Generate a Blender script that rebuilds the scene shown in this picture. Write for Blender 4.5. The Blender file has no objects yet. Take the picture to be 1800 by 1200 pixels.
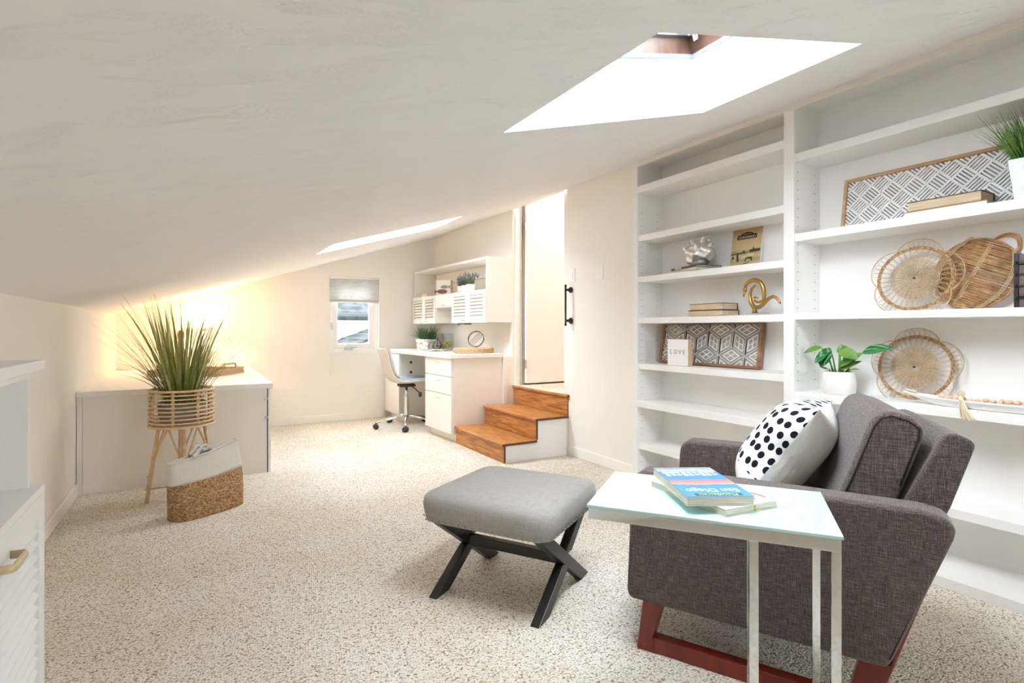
import bpy, bmesh, math, random
from mathutils import Vector, Matrix
from mathutils.geometry import tessellate_polygon
random.seed(7)
S = bpy.context.scene
COL = S.collection
R = math.radians

def lin(c):
    return tuple(((v/255)/12.92 if v/255 <= .04045 else ((v/255+.055)/1.055)**2.4) for v in c)

# ------------------------------------------------------------------ camera
cd = bpy.data.cameras.new('camera'); cam = bpy.data.objects.new('camera', cd); COL.objects.link(cam)
cam.location = (0, 0, 1.12); cam.rotation_euler = (R(90), 0, -R(30.253))
cd.sensor_width = 36; cd.lens = 36*954.3/1800; cd.shift_y = -21.8/1800; cd.clip_start = .02
S.camera = cam

# ------------------------------------------------------------------ world (bright overcast sky) and exposure
W = bpy.data.worlds.new('world'); S.world = W; W.use_nodes = True
nt = W.node_tree; nt.nodes.clear()
wo = nt.nodes.new('ShaderNodeOutputWorld'); bg = nt.nodes.new('ShaderNodeBackground')
bg.inputs['Color'].default_value = (.83, .905, 1.0, 1); bg.inputs['Strength'].default_value = 8.0
nt.links.new(bg.outputs[0], wo.inputs[0])
S.view_settings.view_transform = 'Standard'; S.view_settings.look = 'None'
S.view_settings.gamma = 1; S.view_settings.use_curve_mapping = False
S.view_settings.exposure = 2.12
S.cycles.max_bounces = 14; S.cycles.diffuse_bounces = 9; S.cycles.glossy_bounces = 6
S.cycles.transmission_bounces = 8; S.cycles.transparent_max_bounces = 12
S.cycles.sample_clamp_indirect = 12
S.cycles.caustics_reflective = False; S.cycles.caustics_refractive = False

def portal(name, loc, rot, sx, sy):
    l = bpy.data.lights.new(name, 'AREA'); l.shape = 'RECTANGLE'; l.size = sx; l.size_y = sy
    l.cycles.is_portal = True
    o = bpy.data.objects.new(name, l); COL.objects.link(o); o.location = loc; o.rotation_euler = rot
    return o
SLOPE = math.atan(.309)

# ------------------------------------------------------------------ helpers: shapes
class MB:
    def __init__(s): s.v = []; s.f = []
    def add(s, vs, fs, M=None):
        n = len(s.v)
        for p in vs:
            p = Vector(p)
            s.v.append(M @ p if M else p)
        s.f += [tuple(i+n for i in f) for f in fs]; return s
    def box(s, x0, x1, y0, y1, z0, z1, M=None):
        return s.add([(x0,y0,z0),(x1,y0,z0),(x1,y1,z0),(x0,y1,z0),(x0,y0,z1),(x1,y0,z1),(x1,y1,z1),(x0,y1,z1)],
            [(3,2,1,0),(4,5,6,7),(0,1,5,4),(1,2,6,5),(2,3,7,6),(3,0,4,7)], M)
    def prism(s, poly, axis, a, b, M=None):
        # poly in the two other axes (in xyz order), extruded along axis from a to b
        def mk(p, t): return {'x': (t,p[0],p[1]), 'y': (p[0],t,p[1]), 'z': (p[0],p[1],t)}[axis]
        n = len(poly)
        vs = [mk(p,a) for p in poly]+[mk(p,b) for p in poly]
        fs = [tuple(range(n)), tuple(range(2*n-1, n-1, -1))]
        fs += [(i, (i+1)%n+0, (i+1)%n+n, i+n) for i in range(n)]
        return s.add(vs, fs, M)
    def tube(s, pts, r, n=8, closed=False, M=None, flat=1.0):
        pts = [Vector(p) for p in pts]; m = len(pts)
        rr = r if hasattr(r, '__len__') else [r]*m
        vs = []; up = None
        for i, p in enumerate(pts):
            if closed: t = pts[(i+1)%m]-pts[i-1]
            else: t = pts[min(i+1,m-1)]-pts[max(i-1,0)]
            if t.length < 1e-9: t = Vector((0,0,1))
            t.normalize()
            if up is None:
                up = Vector((0,0,1)) if abs(t.z) < .9 else Vector((1,0,0))
            up = up - t*up.dot(t)
            if up.length < 1e-6: up = t.orthogonal()
            up.normalize(); sd = t.cross(up)
            for k in range(n):
                a = 2*math.pi*k/n
                vs.append(p + (sd*math.cos(a) + up*math.sin(a)*flat)*rr[i])
        fs = []
        for i in range(m if closed else m-1):
            j = (i+1)%m
            for k in range(n):
                fs.append((i*n+k, i*n+(k+1)%n, j*n+(k+1)%n, j*n+k))
        if not closed:
            fs += [tuple(range(n-1,-1,-1)), tuple((m-1)*n+k for k in range(n))]
        return s.add(vs, fs, M)
    def lathe(s, prof, n=28, c=(0,0,0), M=None, cap=True):
        vs = []; m = len(prof); c = Vector(c)
        for r, z in prof:
            for k in range(n):
                a = 2*math.pi*k/n; vs.append(c+Vector((r*math.cos(a), r*math.sin(a), z)))
        fs = [(i*n+k, i*n+(k+1)%n, (i+1)*n+(k+1)%n, (i+1)*n+k) for i in range(m-1) for k in range(n)]
        if cap: fs += [tuple(range(n-1,-1,-1)), tuple((m-1)*n+k for k in range(n))]
        return s.add(vs, fs, M)
    def cyl(s, p0, p1, r, n=14): return s.tube([p0, p1], r, n)
    def ball(s, c, rx, ry=None, rz=None, nu=14, nv=8, M=None):
        ry = ry or rx; rz = rz or rx; c = Vector(c)
        vs = [c+Vector((0,0,-rz))]
        for j in range(1, nv):
            t = -math.pi/2+math.pi*j/nv
            for i in range(nu):
                a = 2*math.pi*i/nu
                vs.append(c+Vector((rx*math.cos(t)*math.cos(a), ry*math.cos(t)*math.sin(a), rz*math.sin(t))))
        vs.append(c+Vector((0,0,rz))); L = len(vs)-1
        fs = [(0, 1+(i+1)%nu, 1+i) for i in range(nu)]
        for j in range(nv-2):
            for i in range(nu):
                a = 1+j*nu; fs.append((a+i, a+(i+1)%nu, a+nu+(i+1)%nu, a+nu+i))
        a = 1+(nv-2)*nu
        fs += [(a+i, a+(i+1)%nu, L) for i in range(nu)]
        return s.add(vs, fs, M)
    def grid(s, fn, nu, nv, closeu=False, closev=False, M=None):
        cu = nu if closeu else nu+1; cv = nv if closev else nv+1
        vs = [fn(i/nu, j/nv) for j in range(cv) for i in range(cu)]
        fs = []
        for j in range(nv):
            for i in range(nu):
                a = j*cu+i; b = j*cu+(i+1)%cu; c2 = ((j+1)%cv)*cu+(i+1)%cu; d = ((j+1)%cv)*cu+i
                fs.append((a,b,c2,d))
        return s.add(vs, fs, M)
    def blade(s, b, az, lean, L, w, droop=.6, n=5, twist=0):
        p = Vector(b); ang = lean; vs = []; fs = []
        side = Vector((-math.sin(az+twist), math.cos(az+twist), 0))
        for i in range(n+1):
            t = i/n; ww = w*(.55+.9*t if t < .4 else (1-t)**.8*1.25)*.5
            if i == n: ww = w*.03
            d = Vector((math.cos(az)*math.sin(ang), math.sin(az)*math.sin(ang), math.cos(ang)))
            nor = side.cross(d)
            vs += [p-side*ww+nor*ww*.3, p, p+side*ww+nor*ww*.3]
            p = p+d*(L/n); ang += droop/n
        for i in range(n):
            a = i*3; fs += [(a,a+1,a+4,a+3),(a+1,a+2,a+5,a+4)]
        return s.add(vs, fs)
    def build(s, name, m, parent=None, smooth=False, bevel=0, seg=2, loc=None, rot=None, subsurf=0):
        me = bpy.data.meshes.new(name)
        me.from_pydata([tuple(v) for v in s.v], [], s.f)
        bm = bmesh.new(); bm.from_mesh(me); bmesh.ops.recalc_face_normals(bm, faces=bm.faces[:]); bm.to_mesh(me); bm.free()
        if smooth:
            for p in me.polygons: p.use_smooth = True
        o = bpy.data.objects.new(name, me); COL.objects.link(o)
        if m: me.materials.append(m)
        if parent: o.parent = parent
        if loc: o.location = loc
        if rot: o.rotation_euler = rot
        if bevel:
            b = o.modifiers.new('bevel', 'BEVEL'); b.width = bevel; b.segments = seg; b.limit_method = 'ANGLE'
            b.angle_limit = R(35)
            if smooth or seg > 2:
                for p in me.polygons: p.use_smooth = True
                b.harden_normals = True
        if subsurf:
            b = o.modifiers.new('subsurf', 'SUBSURF'); b.levels = subsurf; b.render_levels = subsurf
        return o

def box(*a, **k): return MB().box(*a, **k)
def tag(o, label, cat, group=None):
    o['label'] = label; o['category'] = cat
    if group: o['group'] = group
    return o
def thing(name, label, cat, loc=(0,0,0), rz=0, group=None):
    o = bpy.data.objects.new(name, None); COL.objects.link(o); o.empty_display_size = .1
    o.location = loc; o.rotation_euler = (0, 0, R(rz))
    return tag(o, label, cat, group)
def struct(o): o['kind'] = 'structure'; return o
def stuff(o): o['kind'] = 'stuff'; return o
def copy_tree(o, parent=None):
    c = o.copy(); COL.objects.link(c)
    if parent: c.parent = parent
    for ch in [x for x in o.children]: copy_tree(ch, c)
    return c
def text(name, body, size, m, parent, M, extrude=.0006, sx=1.0):
    cu = bpy.data.curves.new(name, 'FONT'); cu.body = body; cu.size = size; cu.extrude = extrude
    cu.align_x = 'CENTER'; cu.align_y = 'CENTER'
    t = bpy.data.objects.new(name, cu); COL.objects.link(t)
    dg = bpy.context.evaluated_depsgraph_get()
    me = bpy.data.meshes.new_from_object(t.evaluated_get(dg)); bpy.data.objects.remove(t)
    o = bpy.data.objects.new(name, me); COL.objects.link(o)
    me.transform(Matrix.Diagonal((sx, 1, 1, 1)))
    me.materials.clear(); me.materials.append(m)
    o.parent = parent; o.matrix_local = M
    return o
def frameM(o, x, y):
    x = Vector(x).normalized(); y = Vector(y); y = (y-x*y.dot(x)).normalized(); z = x.cross(y)
    m = Matrix((x, y, z)).transposed().to_4x4(); m.translation = Vector(o); return m

# ------------------------------------------------------------------ helpers: materials
def mat(name, c, rough=.6, metal=0, spec=.5, bump=None, var=None, sheen=0, emit=None, coat=0):
    m = bpy.data.materials.new(name); m.use_nodes = True
    t = m.node_tree; b = t.nodes['Principled BSDF']
    c = lin(c); b.inputs['Base Color'].default_value = (*c, 1)
    b.inputs['Roughness'].default_value = rough; b.inputs['Metallic'].default_value = metal
    b.inputs['Specular IOR Level'].default_value = spec
    if coat: b.inputs['Coat Weight'].default_value = coat; b.inputs['Coat Roughness'].default_value = .08
    if sheen: b.inputs['Sheen Weight'].default_value = sheen; b.inputs['Sheen Roughness'].default_value = .5
    if emit: b.inputs['Emission Color'].default_value = (*lin(emit[0]), 1); b.inputs['Emission Strength'].default_value = emit[1]
    tc = t.nodes.new('ShaderNodeTexCoord')
    def noise(scale, stretch=(1,1,1), detail=4, rough_=.55):
        mp = t.nodes.new('ShaderNodeMapping'); mp.inputs['Scale'].default_value = stretch
        t.links.new(tc.outputs['Object'], mp.inputs[0])
        n = t.nodes.new('ShaderNodeTexNoise'); n.inputs['Scale'].default_value = scale
        n.inputs['Detail'].default_value = detail; n.inputs['Roughness'].default_value = rough_
        t.links.new(mp.outputs[0], n.inputs['Vector']); return n
    if var:   # (color2, scale, stretch, lo, hi)
        c2, sc, st, lo, hi = var
        n = noise(sc, st)
        r = t.nodes.new('ShaderNodeValToRGB'); r.color_ramp.elements[0].position = lo; r.color_ramp.elements[1].position = hi
        r.color_ramp.elements[0].color = (*c, 1); r.color_ramp.elements[1].color = (*lin(c2), 1)
        t.links.new(n.outputs[0], r.inputs[0]); t.links.new(r.outputs[0], b.inputs['Base Color'])
    if bump:  # (scale, stretch, strength, distance)
        sc, st, sg, ds = bump
        n = noise(sc, st); bp = t.nodes.new('ShaderNodeBump'); bp.inputs['Strength'].default_value = sg
        bp.inputs['Distance'].default_value = ds
        t.links.new(n.outputs[0], bp.inputs['Height']); t.links.new(bp.outputs[0], b.inputs['Normal'])
    return m
def nd(t, typ, **k):
    n = t.nodes.new(typ)
    for a, v in k.items(): setattr(n, a, v)
    return n
def ramp(t, src, stops):
    r = t.nodes.new('ShaderNodeValToRGB'); e = r.color_ramp.elements
    while len(e) < len(stops): e.new(.5)
    for i, (p, c) in enumerate(stops): e[i].position = p; e[i].color = (*lin(c), 1)
    t.links.new(src, r.inputs[0]); return r

M_wall = mat('wall_paint', (241,236,229), .9, spec=.2, bump=(60, (1,1,1), .12, .003))
M_white = mat('white_paint', (241,239,236), .45, spec=.35)
M_whitewarm = mat('cream_cabinet_paint', (238,233,225), .45, spec=.35)
M_trim = mat('trim_paint', (241,237,230), .5, spec=.3)
M_chrome = mat('chrome', (225,228,230), .06, 1)
M_steel = mat('brushed_aluminium', (190,195,198), .3, 1)
M_black = mat('black_paint', (22,21,22), .35)
M_blackplastic = mat('dark_plastic', (52,50,50), .5)
M_bronze = mat('dark_bronze', (62,58,54), .4, .6, bump=(80, (1,1,1), .3, .002))
M_gold = mat('brushed_gold', (188,150,84), .32, 1)
M_silver = mat('silver_leaf', (230,228,224), .34, .85, bump=(45, (1,1,1), .6, .005))
M_galv = mat('galvanised_metal', (190,204,208), .45, .5, var=((228,236,238), 40, (1,1,1), .4, .6))
M_rattan = mat('natural_rattan', (214,180,136), .55, var=((232,205,166), 30, (1,1,1), .35, .65))
M_rattan2 = mat('grey_rattan', (180,150,114), .6, var=((216,192,158), 24, (1,1,1), .3, .7))
M_rattan3 = mat('brown_rattan', (166,112,62), .55, var=((222,180,128), 26, (1,1,1), .3, .7))
M_rope = mat('woven_rope', (222,192,150), .9, bump=(160, (1,1,2.5), 1, .006), var=((196,160,116), 90, (1,1,1), .4, .6))
M_jute = mat('jute_braid', (142,102,62), .95, bump=(85, (1,1,1.6), 1, .014), var=((214,178,130), 75, (1,1,1.7), .38, .62))
M_cotton = mat('white_cotton_braid', (240,236,228), .95, bump=(120, (1,1,3), 1, .008))
M_oak = mat('stained_oak', (148,92,44), .38, spec=.4, var=((206,142,80), 11, (6,.5,6), .35, .65), bump=(18, (6,.5,6), .15, .002))
M_oakedge = mat('dark_oak_edge', (98,60,38), .45)
M_frameoak = mat('frame_wood', (140,100,66), .6, var=((172,130,92), 14, (1,.4,3), .35, .65))
M_framepale = mat('pale_frame_wood', (186,148,110), .6, var=((206,172,136), 14, (1,.4,3), .35, .65))
M_cherry = mat('cherry_wood', (134,38,18), .3, spec=.5, var=((96,22,12), 7, (3,3,.6), .3, .7), coat=.3)
M_darkwood = mat('skylight_wood', (96,68,52), .45, var=((70,48,38), 10, (3,1,1), .3, .7))
M_blackwood = mat('worn_black_wood', (24,21,19), .38, var=((46,40,34), 9, (1,1,3), .45, .75))
M_pot = mat('white_ceramic', (240,237,232), .35, bump=(60, (1,1,.3), .15, .003))
M_grey = mat('grey_clay', (150,143,134), .8)
M_soil = mat('dark_soil', (44,36,26), .95, bump=(80, (1,1,1), 1, .01))
M_concretepot = mat('patterned_white_pot', (232,230,224), .7, var=((178,176,168), 38, (1,1,1), .5, .58))
M_page = mat('book_pages', (226,206,172), .85, bump=(300, (.05,.05,1), .5, .001), var=((206,184,150), 260, (.05,.05,1), .4, .6))
M_pagew = mat('white_book_pages', (226,216,198), .85, var=((200,190,172), 260, (.05,.05,1), .4, .6))
M_coverbrown = mat('brown_book_cloth', (96,62,48), .7)
M_covertan = mat('tan_book_cloth', (196,158,110), .7)
M_white_card = mat('white_card', (242,240,238), .5)
M_red = mat('red_print', (214,58,58), .5)
M_lettergrey = mat('grey_lettering', (150,148,146), .7)
M_fishgrey = mat('grey_blue_print', (140,144,152), .7, var=((176,178,184), 60, (1,1,1), .4, .6))
M_fishred = mat('maroon_print', (132,82,80), .7, var=((160,112,106), 60, (1,1,1), .4, .6))
M_bead = mat('wooden_bead', (214,178,146), .6, var=((232,206,180), 20, (1,1,1), .3, .7))
M_twine = mat('cream_twine', (234,220,192), .9)
M_yellow = mat('yellow_mark', (222,214,92), .5)
M_amber = mat('yellow_flower', (196,158,34), .7, var=((224,196,70), 60, (1,1,1), .4, .6))
M_leafA = mat('long_grass_blade', (146,152,76), .5, var=((186,190,116), 9, (1,1,1), .35, .65))
M_leafB = mat('wiry_grass', (150,150,92), .6, var=((112,116,66), 9, (1,1,1), .35, .65))
M_leafC = mat('bright_grass', (62,116,34), .5, var=((122,164,66), 14, (1,1,1), .35, .7))
M_leafD = mat('dark_tufted_grass', (70,104,70), .5, var=((118,152,112), 18, (1,1,1), .35, .7))
M_lav = mat('lavender_flower', (128,124,150), .8, var=((98,110,92), 40, (1,1,1), .45, .6))
M_seat = mat('pale_blue_vinyl', (176,190,202), .35, spec=.4)
M_shell = mat('cream_vinyl', (214,206,196), .3, spec=.5, coat=.3)
M_pillowback = mat('white_pillow_cotton', (236,234,230), .9, bump=(9, (1,1,2.5), .35, .02))

def fabric(name, c1, c2, c3, sc=1.0, bs=.5):
    m = mat(name, c1, .95, spec=.15, sheen=.25); t = m.node_tree; b = t.nodes['Principled BSDF']
    tc = nd(t, 'ShaderNodeTexCoord'); outs = []
    for st in ((260*sc,16*sc,260*sc), (260*sc,260*sc,16*sc), (16*sc,220*sc,220*sc)):
        mp = nd(t, 'ShaderNodeMapping'); mp.inputs['Scale'].default_value = st
        t.links.new(tc.outputs['Object'], mp.inputs[0])
        n = nd(t, 'ShaderNodeTexNoise'); n.inputs['Scale'].default_value = 1; n.inputs['Detail'].default_value = 2
        t.links.new(mp.outputs[0], n.inputs['Vector']); outs.append(n.outputs[0])
    a = nd(t, 'ShaderNodeMath', operation='ADD'); t.links.new(outs[0], a.inputs[0]); t.links.new(outs[1], a.inputs[1])
    a2 = nd(t, 'ShaderNodeMath', operation='ADD'); t.links.new(a.outputs[0], a2.inputs[0]); t.links.new(outs[2], a2.inputs[1])
    d = nd(t, 'ShaderNodeMath', operation='DIVIDE'); t.links.new(a2.outputs[0], d.inputs[0]); d.inputs[1].default_value = 3
    r = ramp(t, d.outputs[0], [(.38, c1), (.5, c2), (.63, c3)])
    t.links.new(r.outputs[0], b.inputs['Base Color'])
    bp = nd(t, 'ShaderNodeBump'); bp.inputs['Strength'].default_value = bs; bp.inputs['Distance'].default_value = .003
    t.links.new(d.outputs[0], bp.inputs['Height']); t.links.new(bp.outputs[0], b.inputs['Normal'])
    return m
M_tweed = fabric('dark_brown_tweed', (58,49,47), (92,80,76), (132,118,112), 1.7)
M_linen = fabric('grey_linen', (150,145,139), (162,157,151), (172,168,162), 1.2, .2)

def ceiling_mat():
    m = mat('trowelled_ceiling', (239,236,234), .9, spec=.2); t = m.node_tree; b = t.nodes['Principled BSDF']
    tc = nd(t, 'ShaderNodeTexCoord')
    mp = nd(t, 'ShaderNodeMapping'); mp.inputs['Scale'].default_value = (2.2, 6.5, 2.2); mp.inputs['Rotation'].default_value = (0,0,R(12))
    t.links.new(tc.outputs['Object'], mp.inputs[0])
    n = nd(t, 'ShaderNodeTexNoise'); n.inputs['Scale'].default_value = 2.6; n.inputs['Detail'].default_value = 7; n.inputs['Roughness'].default_value = .62
    n.inputs['Distortion'].default_value = .45
    t.links.new(mp.outputs[0], n.inputs['Vector'])
    r = nd(t, 'ShaderNodeValToRGB'); e = r.color_ramp.elements; e[0].position = .50; e[1].position = .66
    t.links.new(n.outputs[0], r.inputs[0])
    bp = nd(t, 'ShaderNodeBump'); bp.inputs['Strength'].default_value = .45; bp.inputs['Distance'].default_value = .012
    t.links.new(r.outputs[0], bp.inputs['Height']); t.links.new(bp.outputs[0], b.inputs['Normal'])
    return m
M_ceil = ceiling_mat()

def carpet_mat():
    m = mat('loop_pile_carpet', (226,216,200), 1, spec=.05); t = m.node_tree; b = t.nodes['Principled BSDF']
    tc = nd(t, 'ShaderNodeTexCoord')
    v = nd(t, 'ShaderNodeTexVoronoi'); v.inputs['Scale'].default_value = 112; v.inputs['Randomness'].default_value = .75
    mp = nd(t, 'ShaderNodeMapping'); mp.inputs['Scale'].default_value = (1,1.25,0); mp.inputs['Rotation'].default_value = (0,0,R(8))
    t.links.new(tc.outputs['Object'], mp.inputs[0]); t.links.new(mp.outputs[0], v.inputs['Vector'])
    n = nd(t, 'ShaderNodeTexNoise'); n.inputs['Scale'].default_value = 70; n.inputs['Detail'].default_value = 3
    t.links.new(mp.outputs[0], n.inputs['Vector'])
    n2 = nd(t, 'ShaderNodeTexNoise'); n2.inputs['Scale'].default_value = 1.6; n2.inputs['Detail'].default_value = 2
    t.links.new(tc.outputs['Object'], n2.inputs['Vector'])
    sp = nd(t, 'ShaderNodeSeparateColor'); t.links.new(v.outputs['Color'], sp.inputs[0])
    r = ramp(t, sp.outputs[0], [(.0, (226,213,192)), (.25, (241,234,223)), (1, (247,243,236))])
    n3 = nd(t, 'ShaderNodeTexNoise'); n3.inputs['Scale'].default_value = 130; n3.inputs['Detail'].default_value = 2
    t.links.new(mp.outputs[0], n3.inputs['Vector'])
    g1 = nd(t, 'ShaderNodeMath', operation='MULTIPLY'); t.links.new(v.outputs['Distance'], g1.inputs[0]); t.links.new(n3.outputs[0], g1.inputs[1])
    gap = ramp(t, g1.outputs[0], [(.27, (255,255,255)), (.46, (158,136,106))])
    mx = nd(t, 'ShaderNodeMix', data_type='RGBA', blend_type='MULTIPLY'); mx.inputs[0].default_value = 1
    t.links.new(r.outputs[0], mx.inputs[6]); t.links.new(gap.outputs[0], mx.inputs[7])
    wr = ramp(t, n2.outputs[0], [(.35, (255,255,255)), (.7, (246,240,230))])
    mx2 = nd(t, 'ShaderNodeMix', data_type='RGBA', blend_type='MULTIPLY'); mx2.inputs[0].default_value = 1
    t.links.new(mx.outputs[2], mx2.inputs[6]); t.links.new(wr.outputs[0], mx2.inputs[7])
    t.links.new(mx2.outputs[2], b.inputs['Base Color'])
    inv = nd(t, 'ShaderNodeMath', operation='SUBTRACT'); inv.inputs[0].default_value = 1
    t.links.new(v.outputs['Distance'], inv.inputs[1])
    ad = nd(t, 'ShaderNodeMath', operation='ADD'); t.links.new(inv.outputs[0], ad.inputs[0]); t.links.new(n.outputs[0], ad.inputs[1])
    bp = nd(t, 'ShaderNodeBump'); bp.inputs['Strength'].default_value = .8; bp.inputs['Distance'].default_value = .008
    t.links.new(ad.outputs[0], bp.inputs['Height']); t.links.new(bp.outputs[0], b.inputs['Normal'])
    return m
M_carpet = carpet_mat()

def glass_mat(name, tint=(1,1,1), gl=.06):
    m = bpy.data.materials.new(name); m.use_nodes = True; t = m.node_tree; t.nodes.clear()
    o = nd(t, 'ShaderNodeOutputMaterial'); tr = nd(t, 'ShaderNodeBsdfTransparent'); tr.inputs[0].default_value = (*tint, 1)
    g = nd(t, 'ShaderNodeBsdfGlossy'); g.inputs['Roughness'].default_value = .02
    mx = nd(t, 'ShaderNodeMixShader'); f = nd(t, 'ShaderNodeLayerWeight'); f.inputs[0].default_value = .5
    pw = nd(t, 'ShaderNodeMath', operation='POWER'); pw.inputs[1].default_value = 4; t.links.new(f.outputs['Facing'], pw.inputs[0])
    ma = nd(t, 'ShaderNodeMath', operation='MULTIPLY_ADD'); ma.inputs[1].default_value = .75; ma.inputs[2].default_value = .04; t.links.new(pw.outputs[0], ma.inputs[0])
    t.links.new(ma.outputs[0], mx.inputs[0]); t.links.new(tr.outputs[0], mx.inputs[1]); t.links.new(g.outputs[0], mx.inputs[2])
    t.links.new(mx.outputs[0], o.inputs[0]); return m
M_glass = glass_mat('window_glass', (.97,.99,.99))
M_acrylic = glass_mat('clear_acrylic', (.9,.94,.95))
def translucent(name, c, amt):
    m = bpy.data.materials.new(name); m.use_nodes = True; t = m.node_tree; t.nodes.clear()
    o = nd(t, 'ShaderNodeOutputMaterial'); d = nd(t, 'ShaderNodeBsdfDiffuse'); d.inputs[0].default_value = (*lin(c), 1)
    tl = nd(t, 'ShaderNodeBsdfTranslucent'); tl.inputs[0].default_value = (*lin(c), 1)
    mx = nd(t, 'ShaderNodeMixShader'); mx.inputs[0].default_value = amt
    t.links.new(d.outputs[0], mx.inputs[1]); t.links.new(tl.outputs[0], mx.inputs[2]); t.links.new(mx.outputs[0], o.inputs[0]); return m
M_shade = translucent('lamp_shade_linen', (250,240,220), .5)
M_blind = translucent('cellular_blind', (236,236,236), .16)
M_milk = mat('back_painted_glass', (196,228,226), .03, spec=.4, coat=.35)
M_milkedge = mat('glass_edge', (120,190,190), .1)

def dots_mat():
    m = mat('dotted_cotton', (238,236,232), .9, spec=.1); t = m.node_tree; b = t.nodes['Principled BSDF']
    tc = nd(t, 'ShaderNodeUVMap'); tc.uv_map = 'arc'; sp = nd(t, 'ShaderNodeSeparateXYZ'); t.links.new(tc.outputs[0], sp.inputs[0])
    cb = nd(t, 'ShaderNodeMapping'); cb.inputs['Scale'].default_value = (1.15,.9,1); t.links.new(tc.outputs[0], cb.inputs[0])
    v = nd(t, 'ShaderNodeTexVoronoi'); v.voronoi_dimensions = '2D'; v.inputs['Scale'].default_value = 25; v.inputs['Randomness'].default_value = .5
    t.links.new(cb.outputs[0], v.inputs['Vector'])
    lt = nd(t, 'ShaderNodeMath', operation='LESS_THAN'); t.links.new(v.outputs['Distance'], lt.inputs[0]); lt.inputs[1].default_value = .31
    gt = nd(t, 'ShaderNodeMath', operation='GREATER_THAN'); t.links.new(sp.outputs[1], gt.inputs[0]); gt.inputs[1].default_value = -.115
    ml = nd(t, 'ShaderNodeMath', operation='MULTIPLY'); t.links.new(lt.outputs[0], ml.inputs[0]); t.links.new(gt.outputs[0], ml.inputs[1])
    mx = nd(t, 'ShaderNodeMix', data_type='RGBA'); t.links.new(ml.outputs[0], mx.inputs[0])
    mx.inputs[6].default_value = (*lin((238,236,232)), 1); mx.inputs[7].default_value = (*lin((30,30,38)), 1)
    t.links.new(mx.outputs[2], b.inputs['Base Color']); return m
M_dots = dots_mat()

def striped_leaf():
    m = mat('striped_leaf', (44,128,62), .4, spec=.4); t = m.node_tree; b = t.nodes['Principled BSDF']
    tc = nd(t, 'ShaderNodeTexCoord'); w = nd(t, 'ShaderNodeTexWave'); w.inputs['Scale'].default_value = 34; w.inputs['Distortion'].default_value = 1.5
    t.links.new(tc.outputs['Object'], w.inputs['Vector'])
    r = ramp(t, w.outputs[0], [(.0, (22,92,46)), (.8, (40,120,56)), (.97, (120,178,120))])
    t.links.new(r.outputs[0], b.inputs['Base Color']); return m
M_leafE = striped_leaf()
M_leafE2 = mat('plain_leaf', (84,134,52), .4, var=((120,160,74), 12, (1,1,1), .35, .65))
M_shingle = mat('grey_roof_shingle', (50,50,50), .95, spec=0, var=((36,36,36), 5, (1,1,1), .4, .6))
M_stucco = mat('white_stucco', (236,238,238), .95)
M_foliage = mat('outdoor_foliage', (24,32,16), .9, spec=0, var=((40,52,26), 6, (1,1,1), .4, .6))


# ================================================================== STRUCTURE
XL, XR, YB, YF = -.695, 2.88, 6.83, -2.4
def zc(x): return 1.27+.309*(x+.695)
def Cp(x, y, off=0): return Vector((x, y, zc(x)+off))
NRM = Vector((-.309, 0, 1)).normalized()

struct(box(-.9, 3.0, -2.6, 7.0, -.12, 0).build('floor', M_carpet))

# ceiling with two skylight shafts
Q1 = [(.851,1.512),(1.975,1.681),(1.959,.996),(.847,.834)]
Q2 = [(.892,4.873),(2.054,5.033),(2.031,4.346),(.912,4.255)]
outer = [(XL-.2,YF-.15),(XR+.01,YF-.15),(XR+.01,YB+.15),(XL-.2,YB+.15)]
SH = .235
def ceil_mesh():
    mb = MB()
    loops = [[Cp(*p) for p in outer], [Cp(*p) for p in Q1], [Cp(*p) for p in Q2]]
    flat = [p for l in loops for p in l]
    tri = tessellate_polygon([[Vector((p.x,p.y,0)) for p in l] for l in loops])
    mb.add(flat, [tuple(t) for t in tri])
    mb.add([p+NRM*SH for p in flat], [tuple(t) for t in tri])
    for l in loops:
        n = len(l)
        mb.add(l+[p+NRM*SH for p in l], [(i,(i+1)%n,(i+1)%n+n,i+n) for i in range(n)])
    return mb
cm = ceil_mesh()
ceiling = struct(cm.build('ceiling', M_ceil))
# the shaft faces are smooth white board
ceiling.data.materials.append(mat('shaft_paint', (244,246,248), .8, spec=.2))
for p in ceiling.data.polygons:
    if abs(p.normal.z) < .5: p.material_index = 1

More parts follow.
